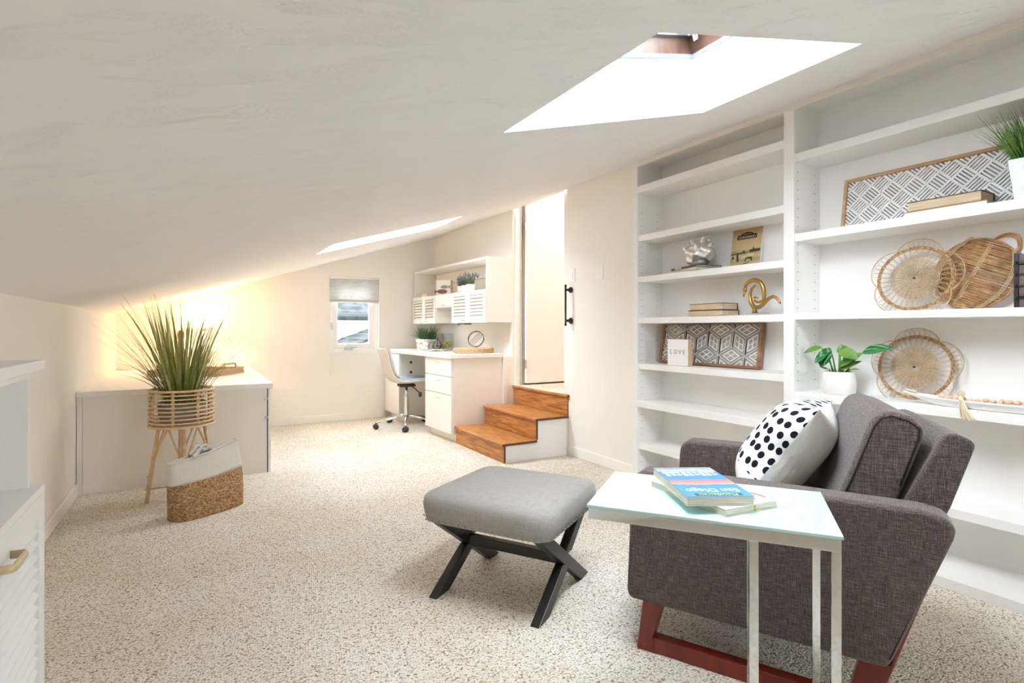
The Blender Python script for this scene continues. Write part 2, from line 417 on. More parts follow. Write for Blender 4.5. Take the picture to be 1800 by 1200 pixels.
def skylight(name, Q, hook):
    q = [Cp(*p)+NRM*SH for p in Q]
    c = sum(q, Vector())/4
    def inset(d, h):   # corners moved inwards by about d and up by h
        out = []
        for i, p in enumerate(q):
            a = (q[i-1]-p).normalized(); b = (q[(i+1)%4]-p).normalized()
            out.append(p+(a+b)*d+NRM*h)
        return out
    def ring(A, B, C2, D):
        mb = MB()
        for i in range(4):
            j = (i+1)%4
            mb.add([A[i],A[j],B[j],B[i],C2[i],C2[j],D[j],D[i]],[(0,1,2,3),(4,5,6,7),(0,1,5,4),(3,2,6,7)])
        return mb
    root = struct(ring(inset(-.03,0), inset(.012,0), inset(-.03,.115), inset(.012,.115)).build(name, M_darkwood))
    ring(inset(.004,-.002), inset(.02,-.002), inset(.004,.012), inset(.02,.012)).build('gasket', mat('gasket_grey',(120,124,132),.5), root)
    ring(inset(.012,.085), inset(.032,.085), inset(.012,.115), inset(.032,.115)).build('glazing_frame', M_steel, root)
    ring(inset(.036,.105), inset(.07,.105), inset(.036,.135), inset(.07,.135)).build('sash_rim', M_steel, root)
    g = inset(.0,.125)
    MB().add(g, [(0,1,2,3)]).build('pane', M_glass, root)
    if hook:
        b = inset(.075,.0)[1]
        pts = [b+NRM*.12, b+NRM*.075, b+NRM*.06+Vector((.012,0,-.01)), b+NRM*.062+Vector((.026,0,-.004)), b+NRM*.08+Vector((.028,0,0))]
        MB().tube(pts, .007, 8).build('hook', M_steel, root, smooth=True)
    return root
skylight('window_2', Q1, True)
skylight('window_3', Q2, False)
for i, Q in enumerate((Q1, Q2)):
    c = sum((Cp(*p) for p in Q), Vector())/4+NRM*(SH+.16)
    portal('skylight_portal', c, (0, -SLOPE, 0), 1.2, .74)

# walls
def wall_poly_x(x0, x1, z0): return [(x0,z0),(x1,z0),(x1,zc(x1)+.02),(x0,zc(x0)+.02)]
struct(MB().box(XL-.12, XL, YF, YB, 0, zc(XL)+.02).build('wall_left', M_wall))
wx0, wx1, wz0, wz1 = 1.41, 2.022, .828, 1.768
wb = MB()
wb.prism(wall_poly_x(XL-.1, wx0, 0), 'y', YB, YB+.13)
wb.prism(wall_poly_x(wx1, 3.0, 0), 'y', YB, YB+.13)
wb.box(wx0, wx1, YB, YB+.13, 0, wz0)
wb.prism(wall_poly_x(wx0, wx1, wz1), 'y', YB, YB+.13)
wb.box(.526, 2.1, YB-.03, YB, 0, .42)
struct(wb.build('wall_back', M_wall))
# wall behind the camera, with an unseen window added to let in fill light
wf = MB()
fx0, fx1, fz0, fz1 = 1.95, 2.65, .75, 1.6
wf.prism(wall_poly_x(XL-.1, fx0, 0), 'y', YF-.12, YF)
wf.prism(wall_poly_x(fx1, 3.0, 0), 'y', YF-.12, YF)
wf.box(fx0, fx1, YF-.12, YF, 0, fz0)
wf.prism(wall_poly_x(fx0, fx1, fz1), 'y', YF-.12, YF)
struct(wf.build('wall_front', M_wall))
w4 = MB()
for a, b, c, d in ((fx0,fx0+.05,fz0,fz1),(fx1-.05,fx1,fz0,fz1),(fx0,fx1,fz0,fz0+.05),(fx0,fx1,fz1-.05,fz1),(2.28,2.32,fz0,fz1)):
    w4.box(a, b, YF-.09, YF-.03, c, d)
w4 = struct(w4.build('added_rear_window', M_white))
box(fx0, fx1, YF-.062, YF-.058, fz0, fz1).build('pane', M_glass, w4)
portal('added_window_portal', ((fx0+fx1)/2, YF-.14, (fz0+fz1)/2), (R(90),0,0), fx1-fx0, fz1-fz0)
portal('gable_window_portal', ((wx0+wx1)/2, YB+.16, (wz0+wz1)/2), (R(-90),0,0), wx1-wx0, wz1-wz0)

struct(MB().box(XR, 3.02, 3.10, 3.955, 0, 2.42).box(XR+.02, 3.02, 3.955, 4.03, .54, 2.42).build('wall_right', M_wall))
struct(box(XR, 3.02, YF, .58, 0, 2.42).build('wall_right', M_wall))
wr = MB()
O2 = (2.872, 4.92, 0); RZ = 2.7
M2 = Matrix.Translation(O2) @ Matrix.Rotation(R(RZ), 4, 'Z')
wr.box(0, .11, 0, 2.0, 0, 2.4, M2)
wr.box(-.10, 0, .0, 2.0, 0, .835, M2)
struct(wr.build('wall_right', M_wall))
tr = MB()
tr.box(-.115, -.066, -.006, .02, .30, .83, M2)
tr.box(.035, .085, -.014, 0, .5, 2.42, M2)
tr.box(.10, .112, -.012, 0, .5, 2.42, M2)
struct(tr.build('trim_1', M_trim))
struct(box(XL, XL+.014, YF, 4.615, 0, .085).build('baseboard_left', M_trim, bevel=.004))
struct(box(XR-.014, XR, 3.10, 3.93, 0, .085).build('baseboard_right', M_trim, bevel=.004))
struct(box(.53, 2.07, YB-.046, YB-.03, 0, .085).build('baseboard_back', M_trim, bevel=.004))

# small hall at the top of the steps
struct(box(2.885, 4.5, 3.70, 5.05, 0, .53).build('floor_landing', M_carpet))
hw = MB()
hw.box(2.985, 4.6, 4.965, 5.07, -.1, 3.0); hw.box(4.5, 4.6, 3.6, 4.965, -.1, 3.0); hw.box(3.02, 4.6, 3.6, 3.70, -.1, 3.0)
hw.box(2.89, 3.02, 3.6, 5.07, 2.425, 3.0)
struct(hw.build('wall_hall', M_wall))
struct(box(2.89, 4.6, 3.6, 5.07, 2.95, 3.02).build('ceiling_hall', M_ceil))
hl = thing('added_hall_lamp', 'round flush lamp added out of view to brighten the small hall above the steps', 'lamp', (3.6, 4.3, 2.95))  # unseen lamp, added to brighten the hall
MB().lathe([(.16,-.02),(.16,0)], 24).build('base', M_white, hl)
MB().lathe([(.0,-.085),(.08,-.078),(.13,-.055),(.15,-.02)], 24, cap=False).build('diffuser', mat('lit_diffuser',(255,244,228),.5,emit=((255,244,232),13)), hl, smooth=True)

d1 = struct(box(3.012, 3.80, 4.865, 4.905, .548, 2.66).build('door_1', M_white, bevel=.003))
for z in (.75, 2.2):
    box(2.994, 3.012, 4.858, 4.866, z-.045, z+.045).build('hinge', M_steel, d1)
struct(box(2.992, 3.005, 4.90, 4.93, .53, 2.42).build('jamb_gap_shade', mat('jamb_shadow_brown', (176,164,150), .7)))  # brown strip coloured as the shade in the gap between jamb and door

# gable window: frame, sash, pane, crank, latch
def rect_ring(mb, x0, x1, z0, z1, w, y0, y1):
    mb.box(x0,x0+w,y0,y1,z0,z1); mb.box(x1-w,x1,y0,y1,z0,z1); mb.box(x0+w,x1-w,y0,y1,z0,z0+w); mb.box(x0+w,x1-w,y0,y1,z1-w,z1)
    return mb
w1 = rect_ring(MB(), wx0, wx1, wz0, wz1, .055, YB+.045, YB+.12)
w1 = struct(w1.build('window_1', M_white, bevel=.004))
rect_ring(MB(), wx0+.055, wx1-.055, wz0+.055, wz1-.055, .055, YB+.06, YB+.105).build('sash', M_white, w1, bevel=.004)
box(wx0+.11, wx1-.11, YB+.08, YB+.084, wz0+.11, wz1-.11).build('pane', M_glass, w1)
MB().box(1.60,1.70,YB+.025,YB+.045,.862,.885).tube([(1.61,YB+.03,.885),(1.60,YB+.015,.91),(1.615,YB+.01,.915)],.006,6).tube([(1.66,YB+.03,.885),(1.75,YB+.02,.893)],.005,6).build('crank_handle', M_steel, w1)
MB().box(1.437,1.452,YB+.03,YB+.045,1.12,1.2).tube([(1.445,YB+.03,1.18),(1.45,YB+.012,1.15),(1.447,YB+.012,1.11)],.006,6).build('latch', M_steel, w1)

bl = thing('cellular_blind', 'pale grey pleated cellular blind drawn over the top of the small window', 'blind', (0,0,0))
box(1.412, 2.02, YB+.002, YB+.04, 1.742, 1.766).build('head_rail', M_white, bl)
pl = MB(); N = 18
for sgn in (1, -1):
    pl.grid(lambda u, v: Vector((1.414+u*.604, YB+.02+sgn*(.004+.010*(1-abs((v*N*2)%2-1))), 1.742-v*.262)), 1, N*2)
pl.build('pleated_shade', M_blind, bl)
box(1.412, 2.02, YB+.004, YB+.038, 1.452, 1.482).build('bottom_rail', mat('blind_rail_grey',(206,200,194),.6), bl, bevel=.004)
MB().tube([(1.424,YB-.006,1.76),(1.424,YB-.007,1.2),(1.426,YB-.007,.62)], .0025, 6).build('pull_cord', M_pot, bl)
MB().lathe([(.003,.04),(.009,.02),(.011,0)], 10, c=(1.427,YB-.012,.575)).build('cord_tassel', M_pot, bl)

# ------------------------------------------------------------------ outside, seen through the gable window
nh = thing('neighbour_house', 'white stucco house with a grey shingle roof beyond the small window', 'house', (2.5, 10.6, -3))
box(-5, 4, 0, 4, 0, 4.38).build('wall', M_stucco, nh)
MB().prism([(-.45,4.36),(2,5.3),(4.4,4.3),(2,5.12)], 'x', -5.3, 4.3).build('roof', M_shingle, nh)
MB().tube([(-5.3,-.5,4.34),(4.3,-.5,4.36)], .07, 8).build('gutter', mat('gutter_grey',(44,46,46),.9,spec=0), nh)
pr = thing('porch_roof', 'low grey shingle roof sloping in front of the white neighbouring house', 'roof', (2.6, 9.2, -2.67))
MB().prism([(-.9,3.35),(1.6,4.25),(1.6,-.2),(-.9,-.2)], 'y', -.6, .9).build('gable', M_stucco, pr)
for k in range(8):
    t0 = k/8; x0 = -.95+2.6*t0; z0 = 3.34+.936*t0
    MB().prism([(x0,z0+.02),(x0+.36,z0+.15),(x0+.36,z0+.165),(x0,z0+.05)], 'y', -.7, 1.0).build('shingle_course', M_shingle, pr)
gd = thing('garden_tree', 'green leafy tree behind the roof of the white neighbouring house', 'tree', (1.2, 17.5, -3))
MB().tube([(0,0,0),(.1,0,2.5),(0,.1,4.5)], [.18,.13,.06], 8).build('trunk', M_oakedge, gd)
fo = MB()
for k in range(900):
    a = random.random()*6.28; r_ = random.random()**.5*1.9; z = 4.0+random.random()*2.6
    p = Vector((math.cos(a)*r_, math.sin(a)*r_, z)); d = Vector((random.uniform(-1,1),random.uniform(-1,1),random.uniform(-1,1)))*.16
    e = Vector((random.uniform(-1,1),random.uniform(-1,1),random.uniform(-1,1)))*.12
    fo.add([p-d,p+e,p+d,p-e],[(0,1,2,3)])
stuff(fo.build('leaves', M_foliage, gd))
struct(box(-30, 30, -30, 40, -3.2, -3.0).build('ground', mat('outdoor_ground', (150,146,132), .95)))

# ================================================================== BUILT-IN FURNITURE
# ---- bookcase along the right wall
bc = thing('built_in_bookcase', 'white built-in bookcase with two bays of shelves along the right wall', 'bookcase', (0,0,0))
BX, BK = 2.87, 3.13
def part(mb, name, m, p, **k): return mb.build(name, m, p, **k)
part(box(BX+.015, BK, 3.052, 3.088, 0, 2.375), 'side_panel', M_white, bc)
part(box(BX+.015, BK, 1.82, 1.866, 0, 2.375), 'side_panel', M_white, bc)
part(box(BX+.015, BK, .59, .632, 0, 2.375), 'side_panel', M_white, bc)
part(box(BK, BK+.02, .59, 3.088, 0, 2.375), 'back_panel', M_white, bc)
part(box(BX+.015, BK+.02, .59, 3.088, 2.375, 2.39), 'top_panel', M_white, bc)
part(box(BX-.005, BX+.015, 3.045, 3.098, 0, 2.372), 'stile', M_white, bc, bevel=.002)
part(box(BX-.005, BX+.015, 1.812, 1.873, 0, 2.338), 'stile', M_white, bc, bevel=.002)
part(box(BX-.005, BX+.015, .58, .64, 0, 2.338), 'stile', M_white, bc, bevel=.002)
part(box(BX-.006, BX+.016, .58, 3.045, 2.338, 2.378), 'top_rail', M_whitewarm, bc, bevel=.002)
LS = [(2.188,.050,BX-.004),(1.822,.046,BX+.004),(1.512,.043,BX+.004),(1.205,.043,BX+.004),(.863,.042,BX+.004),(.588,.046,BX-.03),(.270,.046,BX+.004),(.045,.045,BX-.004)]
RS = [(2.092,.044,BX+.004),(1.648,.043,BX+.004),(1.208,.036,BX+.004),(.772,.042,BX+.004),(.332,.042,BX+.004),(.045,.045,BX-.07)]
for z, t, x in LS: part(box(x, BK, 1.867, 3.051, z-t, z), 'shelf', M_white, bc, bevel=.002)
for z, t, x in RS: part(box(x, BK, .633, 1.819, z-t, z), 'shelf', M_white, bc, bevel=.002)
ho = MB()
for y, sg, z0 in ((3.0515,-1,.12),(1.8195,-1,.12)):
    for xx in (BX+.045, BK-.055):
        z = z0
        while z < 2.02:
            if not any(abs(z-zz+.02) < .03 for zz, _, _ in (LS if y > 2 else RS)):
                ho.lathe([(.0028,0),(.0028,.0012)], 6, M=Matrix.Translation((xx,y,z)) @ Matrix.Rotation(R(90),4,'X'))
            z += .0508
stuff(part(ho, 'shelf_pin_holes', M_blackplastic, bc))

# ---- oak steps
st = thing('wooden_steps', 'three oak steps with a white side rising to the doorway', 'steps', (0,0,0))
Y0, Y1 = 3.945, 4.895
tz = [.167,.350,.535]; nx = [2.195,2.515,2.850]
for i in range(3):
    zb = 0 if i == 0 else tz[i-1]
    part(box(nx[i]+.022, nx[i]+.04, Y0-.006, Y1, zb, tz[i]-.024), 'riser', M_oak, st)
    xe = nx[i+1]+.022 if i < 2 else 2.884
    part(box(nx[i], xe, Y0-.022, Y1, tz[i]-.024, tz[i]), 'tread', M_oak, st, bevel=.008, seg=3)
    part(box(nx[i]+.006, xe, Y0-.0245, Y0-.0215, tz[i]-.021, tz[i]-.003), 'tread_end', M_oakedge, st)
    part(box(nx[i]+.024, nx[i]+.04, Y0-.0085, Y0-.006, zb, tz[i]-.026), 'riser_end', M_oakedge, st)
part(MB().prism([(2.236,0),(2.875,0),(2.875,.326),(2.556,.326),(2.556,.143),(2.236,.143)], 'y', Y0, Y0+.018), 'side_panel', M_white, st)
part(MB().prism([(2.236,0),(2.875,0),(2.875,.326),(2.556,.326),(2.556,.143),(2.236,.143)], 'y', Y1-.02, Y1), 'side_panel', M_white, st)

# ---- desk: drawer cabinet, far cabinet and worktop (in the frame of the slightly skewed far wall)
def pull(p, y, z, x, w=.08, r=.0035, m=M_steel):
    return part(MB().tube([(x,y-w/2,z),(x-.014,y-w/2+.004,z+.002),(x-.02,y,z+.003),(x-.014,y+w/2-.004,z+.002),(x,y+w/2,z)], r, 6), 'handle', m, p, smooth=True)
dk = thing('drawer_cabinet', 'cream three-drawer cabinet under the near end of the desk', 'cabinet', O2, RZ)
part(MB().box(-.685, -.118, .012, .64, .085, .828).box(-.63, -.118, .012, .64, 0, .085), 'body', M_whitewarm, dk)
for z0, z1 in ((.648,.826),(.470,.640),(.088,.462)):
    d = part(box(-.705, -.686, .016, .636, z0, z1), 'drawer', M_whitewarm, dk, bevel=.003)
    pull(d, .30, z1-.045, -.705)
dk2 = thing('desk_end_cabinet', 'cream cabinet under the far end of the desk by the window wall', 'cabinet', O2, RZ)
part(box(-.69, -.118, 1.385, 1.862, .085, .828), 'body', M_whitewarm, dk2)
part(box(-.63, -.118, 1.39, 1.862, 0, .085), 'plinth', M_whitewarm, dk2)
part(box(-.708, -.691, 1.39, 1.86, .092, .824), 'door', M_whitewarm, dk2, bevel=.003)
for z in (.72, .60):
    part(MB().lathe([(.015,0),(.015,.005),(.006,.006)], 12, M=Matrix.Translation((-.56,1.385,z)) @ Matrix.Rotation(R(90),4,'X')), 'cable_cap', M_blackplastic, dk2)
tag(box(-.135, -.118, .645, 1.38, 0, .82).build('knee_panel', M_whitewarm, loc=O2, rot=(0,0,R(RZ))), 'cream panel at the back of the knee space under the desk', 'panel')
dt = MB().prism([(-.728,-.012),(-.118,-.012),(-.118,1.86),(-.728,1.86)], 'z', .829, .869).build('desk_worktop', M_whitewarm, bevel=.004, loc=O2, rot=(0,0,R(RZ)))
tag(dt, 'cream worktop of the desk with a square front edge', 'worktop')

# ---- wall cabinet over the desk
hu = thing('wall_cabinet', 'cream wall cabinet with an open shelf and louvred doors above the desk', 'cabinet', O2, RZ)
HX, HB, HY0, HY1 = -.31, -.004, -.006, 1.872
part(box(HX, HB, HY0, HY0+.02, 1.19, 1.862), 'side_panel', M_whitewarm, hu)
part(box(HX, HB, HY1-.02, HY1, 1.19, 1.862), 'side_panel', M_whitewarm, hu)
part(box(HX, HB, HY0+.02, HY1-.02, 1.840, 1.862), 'top_panel', M_whitewarm, hu)
part(box(HX, HB, HY0+.02, HY1-.02, 1.506, 1.528), 'shelf', M_whitewarm, hu)
part(box(-.012, HB, HY0+.02, HY1-.02, 1.19, 1.506), 'back_panel', M_whitewarm, hu)
part(box(-.03, HB, HY0+.02, HY1-.02, 1.70, 1.78), 'hanging_rail', M_whitewarm, hu)
for y in (.765, 1.185): part(box(HX, -.013, y-.01, y+.01, 1.19, 1.505), 'divider', M_whitewarm, hu)
part(box(HX-.018, HX-.002, .757, 1.193, 1.372, 1.524), 'drawer', M_whitewarm, hu, bevel=.002)
pull(hu.children[-1], .975, 1.395, HX-.018)
part(box(HX+.01, -.013, .775, 1.175, 1.372, 1.386), 'niche_top', M_whitewarm, hu)
def louvre_door(p, y0, y1, z0, z1, x, hy):
    st_ = .045
    fr = MB()
    fr.box(x-.018, x, y0, y0+st_, z0, z1).box(x-.018, x, y1-st_, y1, z0, z1)
    fr.box(x-.018, x, y0+st_, y1-st_, z0, z0+st_).box(x-.018, x, y0+st_, y1-st_, z1-st_, z1)
    d = fr.build('door', M_whitewarm, p)
    n = 7; hgt = (z1-z0-2*st_)/n; base = None
    for k in range(n):
        if base is None:
            o = base = MB().prism([(.002,hgt*.30),(.006,hgt*.36),(-.0105,-hgt*.40),(-.0145,-hgt*.44)], 'y', y0+st_, y1-st_).build('slat', M_whitewarm, d)
        else:
            o = base.copy(); COL.objects.link(o)
        o.location = (x-.004, 0, z0+st_+hgt*(k+.5))
    pull(d, hy, z0+.022, x-.018, .06)
for y0, y1, hy in ((-.006,.372,.30),(.376,.753,.46),(1.197,1.532,1.46),(1.536,1.87,1.60)):
    louvre_door(hu, y0, y1, 1.188, 1.526, HX-.002, hy)
cb = tag(MB().tube([(-.10,.95,1.19),(-.11,1.0,1.168),(-.09,1.06,1.175),(-.07,1.12,1.182)], .004, 6).box(-.16,-.06,.78,.95,1.176,1.188).build('lamp_cord', M_blackplastic, loc=O2, rot=(0,0,R(RZ))), 'thin dark cord hanging under the wall cabinet', 'cord')

# ---- low storage bench in the far left corner
sb = thing('storage_bench', 'low cream built-in storage bench with a white top in the far left corner', 'bench', (0,0,0))
part(box(XL+.002, .53, 4.62, YB-.034, .657, .697), 'top', M_white, sb, bevel=.003)
part(box(XL+.035, .485, 4.640, 4.658, 0, .657), 'front_panel', M_wall, sb)
part(box(XL+.004, XL+.033, 4.638, 4.66, 0, .657), 'filler_strip', M_white, sb)
part(box(.493, .512, 4.636, YB-.034, 0, .657), 'end_panel', M_white, sb)
part(MB().lathe([(.03,.6966),(.03,.6976),(.022,.6978),(.021,.6972)], 20, c=(-.565,5.0,0)), 'cable_grommet', M_pot, sb)
for z in (.575, .43):
    part(box(.468, .494, 4.634, 4.64, z-.008, z+.008), 'hinge', M_steel, sb)

# ---- niche cabinet on the left knee wall
nc = thing('niche_cabinet', 'white knee-wall cabinet with an open niche above a louvred door', 'cabinet', (0,0,0))
NX, NE, NS = -.385, 1.915, .55
part(box(XL+.002, NX+.027, NS, NE+.027, 1.008, 1.036), 'top', M_white, nc, bevel=.003)
part(box(XL+.02, NX, NE-.018, NE, .697, 1.008), 'side_panel', M_white, nc)
part(box(XL+.02, NX, NS, NS+.018, .697, 1.008), 'side_panel', M_white, nc)
part(box(XL+.002, XL+.02, NS, NE, .697, 1.008), 'back_panel', M_white, nc)
part(box(NX-.012, NX, NS+.018, NE-.018, .988, 1.008), 'top_rail', M_white, nc)
part(box(XL+.002, NX+.027, NS, NE+.027, .676, .697), 'niche_floor', M_white, nc)
part(box(XL+.002, NX-.014, NS, NE+.027, .06, .676), 'carcass', M_white, nc)
part(box(XL+.002, NX-.04, NS, NE+.01, 0, .06), 'plinth', M_white, nc)
def big_louvre(y0, y1, hy):
    x = NX+.006; z0, z1 = .075, .674; sw = .062
    fr = MB(); fr.box(x, x+.02, y0, y0+sw, z0, z1).box(x, x+.02, y1-sw, y1, z0, z1)
    fr.box(x, x+.02, y0+sw, y1-sw, z0, z0+sw).box(x, x+.02, y0+sw, y1-sw, z1-sw, z1)
    d = fr.build('door', M_white, nc)
    n = 14; hgt = (z1-z0-2*sw)/n; base = None
    for k in range(n):
        if base is None:
            o = base = MB().prism([(-.016,hgt*.36),(-.013,hgt*.50),(.0150,-hgt*.22),(.0150,-hgt*.40)], 'y', y0+sw, y1-sw).build('slat', M_white, d)
        else:
            o = base.copy(); COL.objects.link(o)
        o.location = (x+.004, 0, z0+sw+hgt*(k+.5))
    h = MB().tube([(x+.02,hy-.048,.612),(x+.045,hy-.046,.612),(x+.047,hy-.04,.612),(x+.047,hy+.04,.612),(x+.045,hy+.046,.612),(x+.02,hy+.048,.612)], .006, 8, flat=1.6)
    h.build('handle', mat('brass_handle', (214,196,160), .35, .5), d, smooth=True)
big_louvre(1.25, 1.94, 1.575); big_louvre(.555, 1.245, .8)

# ---- wall fittings
gh = thing('grab_handle', 'dark bronze bar handle screwed to the white wall edge beside the steps', 'handle', (XR, 3.895, 1.33))
part(MB().tube([(-.062,0,-.182),(-.062,0,-.168),(-.062,0,-.166),(-.062,0,.166),(-.062,0,.168),(-.062,0,.182)], [.008,.012,.009,.009,.012,.008], 12), 'bar', M_bronze, gh, smooth=True)
for z in (-.136, .136):
    part(MB().lathe([(.026,0),(.028,.008),(.02,.02),(.011,.028),(.011,.055)], 16, M=Matrix.Translation((0,0,z)) @ Matrix.Rotation(R(-90),4,'Y')), 'mount', M_bronze, gh, smooth=True)
ls = thing('light_switch', 'white rocker light switch above the bronze bar handle', 'switch', (XR, 3.875, 1.592))
part(box(-.006, 0, -.038, .038, -.06, .06), 'plate', M_white, ls, bevel=.002)
part(box(-.010, -.006, -.017, .017, -.034, .034), 'rocker', M_white, ls, bevel=.002)
bp_ = tag(box(-.006, 0, -.045, .045, -.06, .06).build('blank_plate', M_white, bevel=.002, loc=(XR, 3.50, 1.585)), 'blank white cover plate on the wall between switch and bookcase', 'wall plate')

# ================================================================== LOOSE THINGS
# ---- armchair (local x: away from the camera side, local y: towards the chair's front)
ac = thing('armchair', 'dark brown tweed armchair with reddish wooden sled legs beside the bookcase', 'armchair', (1.315, 1.46, 0), 27.26)
def sp(poly): return [(-s, z) for s, z in poly]     # (depth behind front, height) -> (local y, z)
ARM = sp([(.012,.17),(.004,.20),(.020,.56),(.026,.60),(.055,.625),(.45,.628),(.84,.628),(.895,.618),(.917,.588),(.912,.56),(.780,.20),(.765,.17)])
def rounded_prism(poly, x0, x1, name, m, p, bev=.022, seg=4, skew=0):
    mb = MB().prism(poly, 'x', x0, x1)
    if skew: mb.v = [Vector((v.x, v.y+skew*(v.x-.11)/.5, v.z)) for v in mb.v]
    return mb.build(name, m, p, bevel=bev, seg=seg)
for x0, x1, xo in ((0,.105,.004),(.615,.72,.716)):
    a = rounded_prism(ARM, x0, x1, 'arm', M_tweed, ac, .016)
    pts = [(xo, y*(1 if True else 1), z) for y, z in sp([(.022,.185),(.018,.25),(.034,.56),(.044,.596),(.075,.610),(.45,.612),(.83,.612),(.880,.604),(.900,.580),(.895,.56),(.770,.20)])]
    MB().tube(pts, .0035, 6).build('piping', mat('dark_piping', (40,33,33), .9), a, smooth=True)
rounded_prism(sp([(.03,.17),(.03,.335),(.76,.335),(.76,.17)]), .106, .614, 'seat_base', M_tweed, ac, .012)
rounded_prism(sp([(-.028,.345),(-.034,.44),(-.02,.478),(.02,.492),(.33,.505),(.63,.492),(.63,.345)]), .108, .612, 'seat_cushion', M_tweed, ac, .026)
rounded_prism(sp([(.745,.34),(.80,.60),(.893,.812),(.905,.826),(.925,.828),(.958,.816),(.969,.80),(.962,.775),(.915,.62),(.80,.34)]), .100, .614, 'back_frame', M_tweed, ac, .014, 4, .085)
bcu = rounded_prism(sp([(.605,.510),(.665,.66),(.725,.835),(.742,.866),(.775,.880),(.83,.866),(.858,.840),(.856,.80),(.805,.64),(.760,.510)]), .110, .612, 'back_cushion', M_tweed, ac, .028, 5, .085)
for xo in (.112, .610):
    pts = [(xo, y+.085*(xo-.11)/.5, z) for y, z in sp([(.640,.560),(.682,.665),(.738,.83),(.755,.854),(.78,.864),(.822,.852),(.845,.832),(.843,.80),(.800,.66)])]
    MB().tube(pts, .0035, 6).build('piping', bpy.data.materials['dark_piping'], bcu, smooth=True)
for x0 in (.006, .66):
    MB().prism(sp([(.040,0),(.105,.0),(.098,.052),(.136,.19),(.064,.19)]), 'x', x0, x0+.052).build('leg', M_cherry, ac, bevel=.004)
    MB().prism(sp([(.66,0),(.727,0),(.876,.47),(.862,.47),(.772,.175),(.700,.175),(.672,.054)]), 'x', x0+.012, x0+.058).build('leg', M_cherry, ac, bevel=.003)
    box(x0+.004, x0+.048, -.668, -.098, 0, .052).build('runner', M_cherry, ac, bevel=.003)

# ---- scatter pillow, leaning on the back cushion
def pillow_half(sz, th, sgn, n=26):
    def fn(u, v):
        a, b = math.sin((u-.5)*math.pi), math.sin((v-.5)*math.pi)
        e = max(0, (1-a**4)*(1-b**4))**.7
        pinch = 1-.08*((1-abs(a))*abs(b)**3+(1-abs(b))*abs(a)**3)*2
        return Vector((a*sz/2*pinch, b*sz/2*pinch, sgn*th/2*e*(1-.10*(a*a+b*b)/2)))
    mb = MB().grid(fn, n, n)
    m = n+1; P = [[mb.v[j*m+i] for i in range(m)] for j in range(m)]; c = n//2; uv = {}
    for j in range(m):
        for i in range(m):
            du = sum((P[j][k+1]-P[j][k]).length for k in range(min(i,c), max(i,c)))*(1 if i > c else -1)
            dv = sum((P[k+1][i]-P[k][i]).length for k in range(min(j,c), max(j,c)))*(1 if j > c else -1)
            uv[j*m+i] = (du, dv)
    return mb, uv
pil = thing('scatter_pillow', 'white pillow with dark brush dots leaning in the brown armchair', 'pillow')
acM = Matrix.Translation((1.315,1.46,0)) @ Matrix.Rotation(R(27.26),4,'Z')
up = Vector((0,-.165,.235)).normalized(); nrm = Vector((.06,.90,.45)).normalized()
xd = up.cross(nrm).normalized()
pil.matrix_world = acM @ frameM((.375,-.482,.684), xd, up)
for nm_, th_, sg_, m_ in (('dotted_face', .25, 1, M_dots), ('plain_back', .22, -1, M_pillowback)):
    mb, uv = pillow_half(.42, th_, sg_); o = mb.build(nm_, m_, pil, smooth=True)
    lay = o.data.uv_layers.new(name='arc')
    for lp in o.data.loops: lay.data[lp.index].uv = uv[lp.vertex_index]

# ---- footstool
fs = thing('footstool', 'grey upholstered footstool with nailhead trim on crossed black legs', 'footstool', (1.205, 2.06, 0), 32)
def seat_fn():
    mb = MB(); n = 20; ax, ay = .292, .302; vs = []
    def P(a, b, z, k):
        rr = .96; 
        x = math.copysign(abs(a)**1, a)*ax; y = b*ay
        return Vector((x*k, y*k, z))
    ring = []
    m = 48
    def sq(t, k, z, e=12):
        c, s_ = math.cos(t), math.sin(t)
        q = (abs(c)**e+abs(s_)**e)**(-1/e)
        return Vector((c*q*ax*k, s_*q*ay*k, z))
    lv = [(.0,.318),(.94,.318),(.968,.322),(.985,.35),(1.0,.385),(.985,.412),(.95,.428),(.85,.438),(.6,.445),(.3,.447),(.0,.447)]
    for k, z in lv:
        for i in range(m): vs.append(sq(2*math.pi*i/m+.065, max(k,.002), z))
    fs_ = [(j*m+i, j*m+(i+1)%m, (j+1)*m+(i+1)%m, (j+1)*m+i) for j in range(len(lv)-1) for i in range(m)]
    mb.add(vs, fs_); return mb
fseat = seat_fn().build('seat', M_linen, fs, smooth=True)
nh_ = MB()
for i in range(17):
    t = (-1+2*i/16)*.94
    for sx in (-1, 1):
        nh_.ball((t*.262, sx*.2965, .331), .0042, nu=6, nv=4); nh_.ball((sx*.2865, t*.272, .331), .0042, nu=6, nv=4)
stuff(nh_.build('nailheads', mat('nailhead_pewter', (150,140,130), .35, .9), fseat, smooth=True))
def plank(p, q, w, d, ax):      # straight leg from p to q, wide w in the X plane, d thick along ax
    p = Vector(p); q = Vector(q); ax = Vector(ax); t = (q-p).normalized(); s_ = t.cross(ax).normalized()
    vs = []
    for c in (p, q):
        k = 1/abs(t.z)
        for a, b in ((-1,-1),(1,-1),(1,1),(-1,1)):
            hs = Vector((s_.x, s_.y, 0)).normalized()
            vs.append(c+hs*a*w/2*k+ax*b*d/2)
    return MB().add(vs, [(3,2,1,0),(4,5,6,7),(0,1,5,4),(1,2,6,5),(2,3,7,6),(3,0,4,7)])
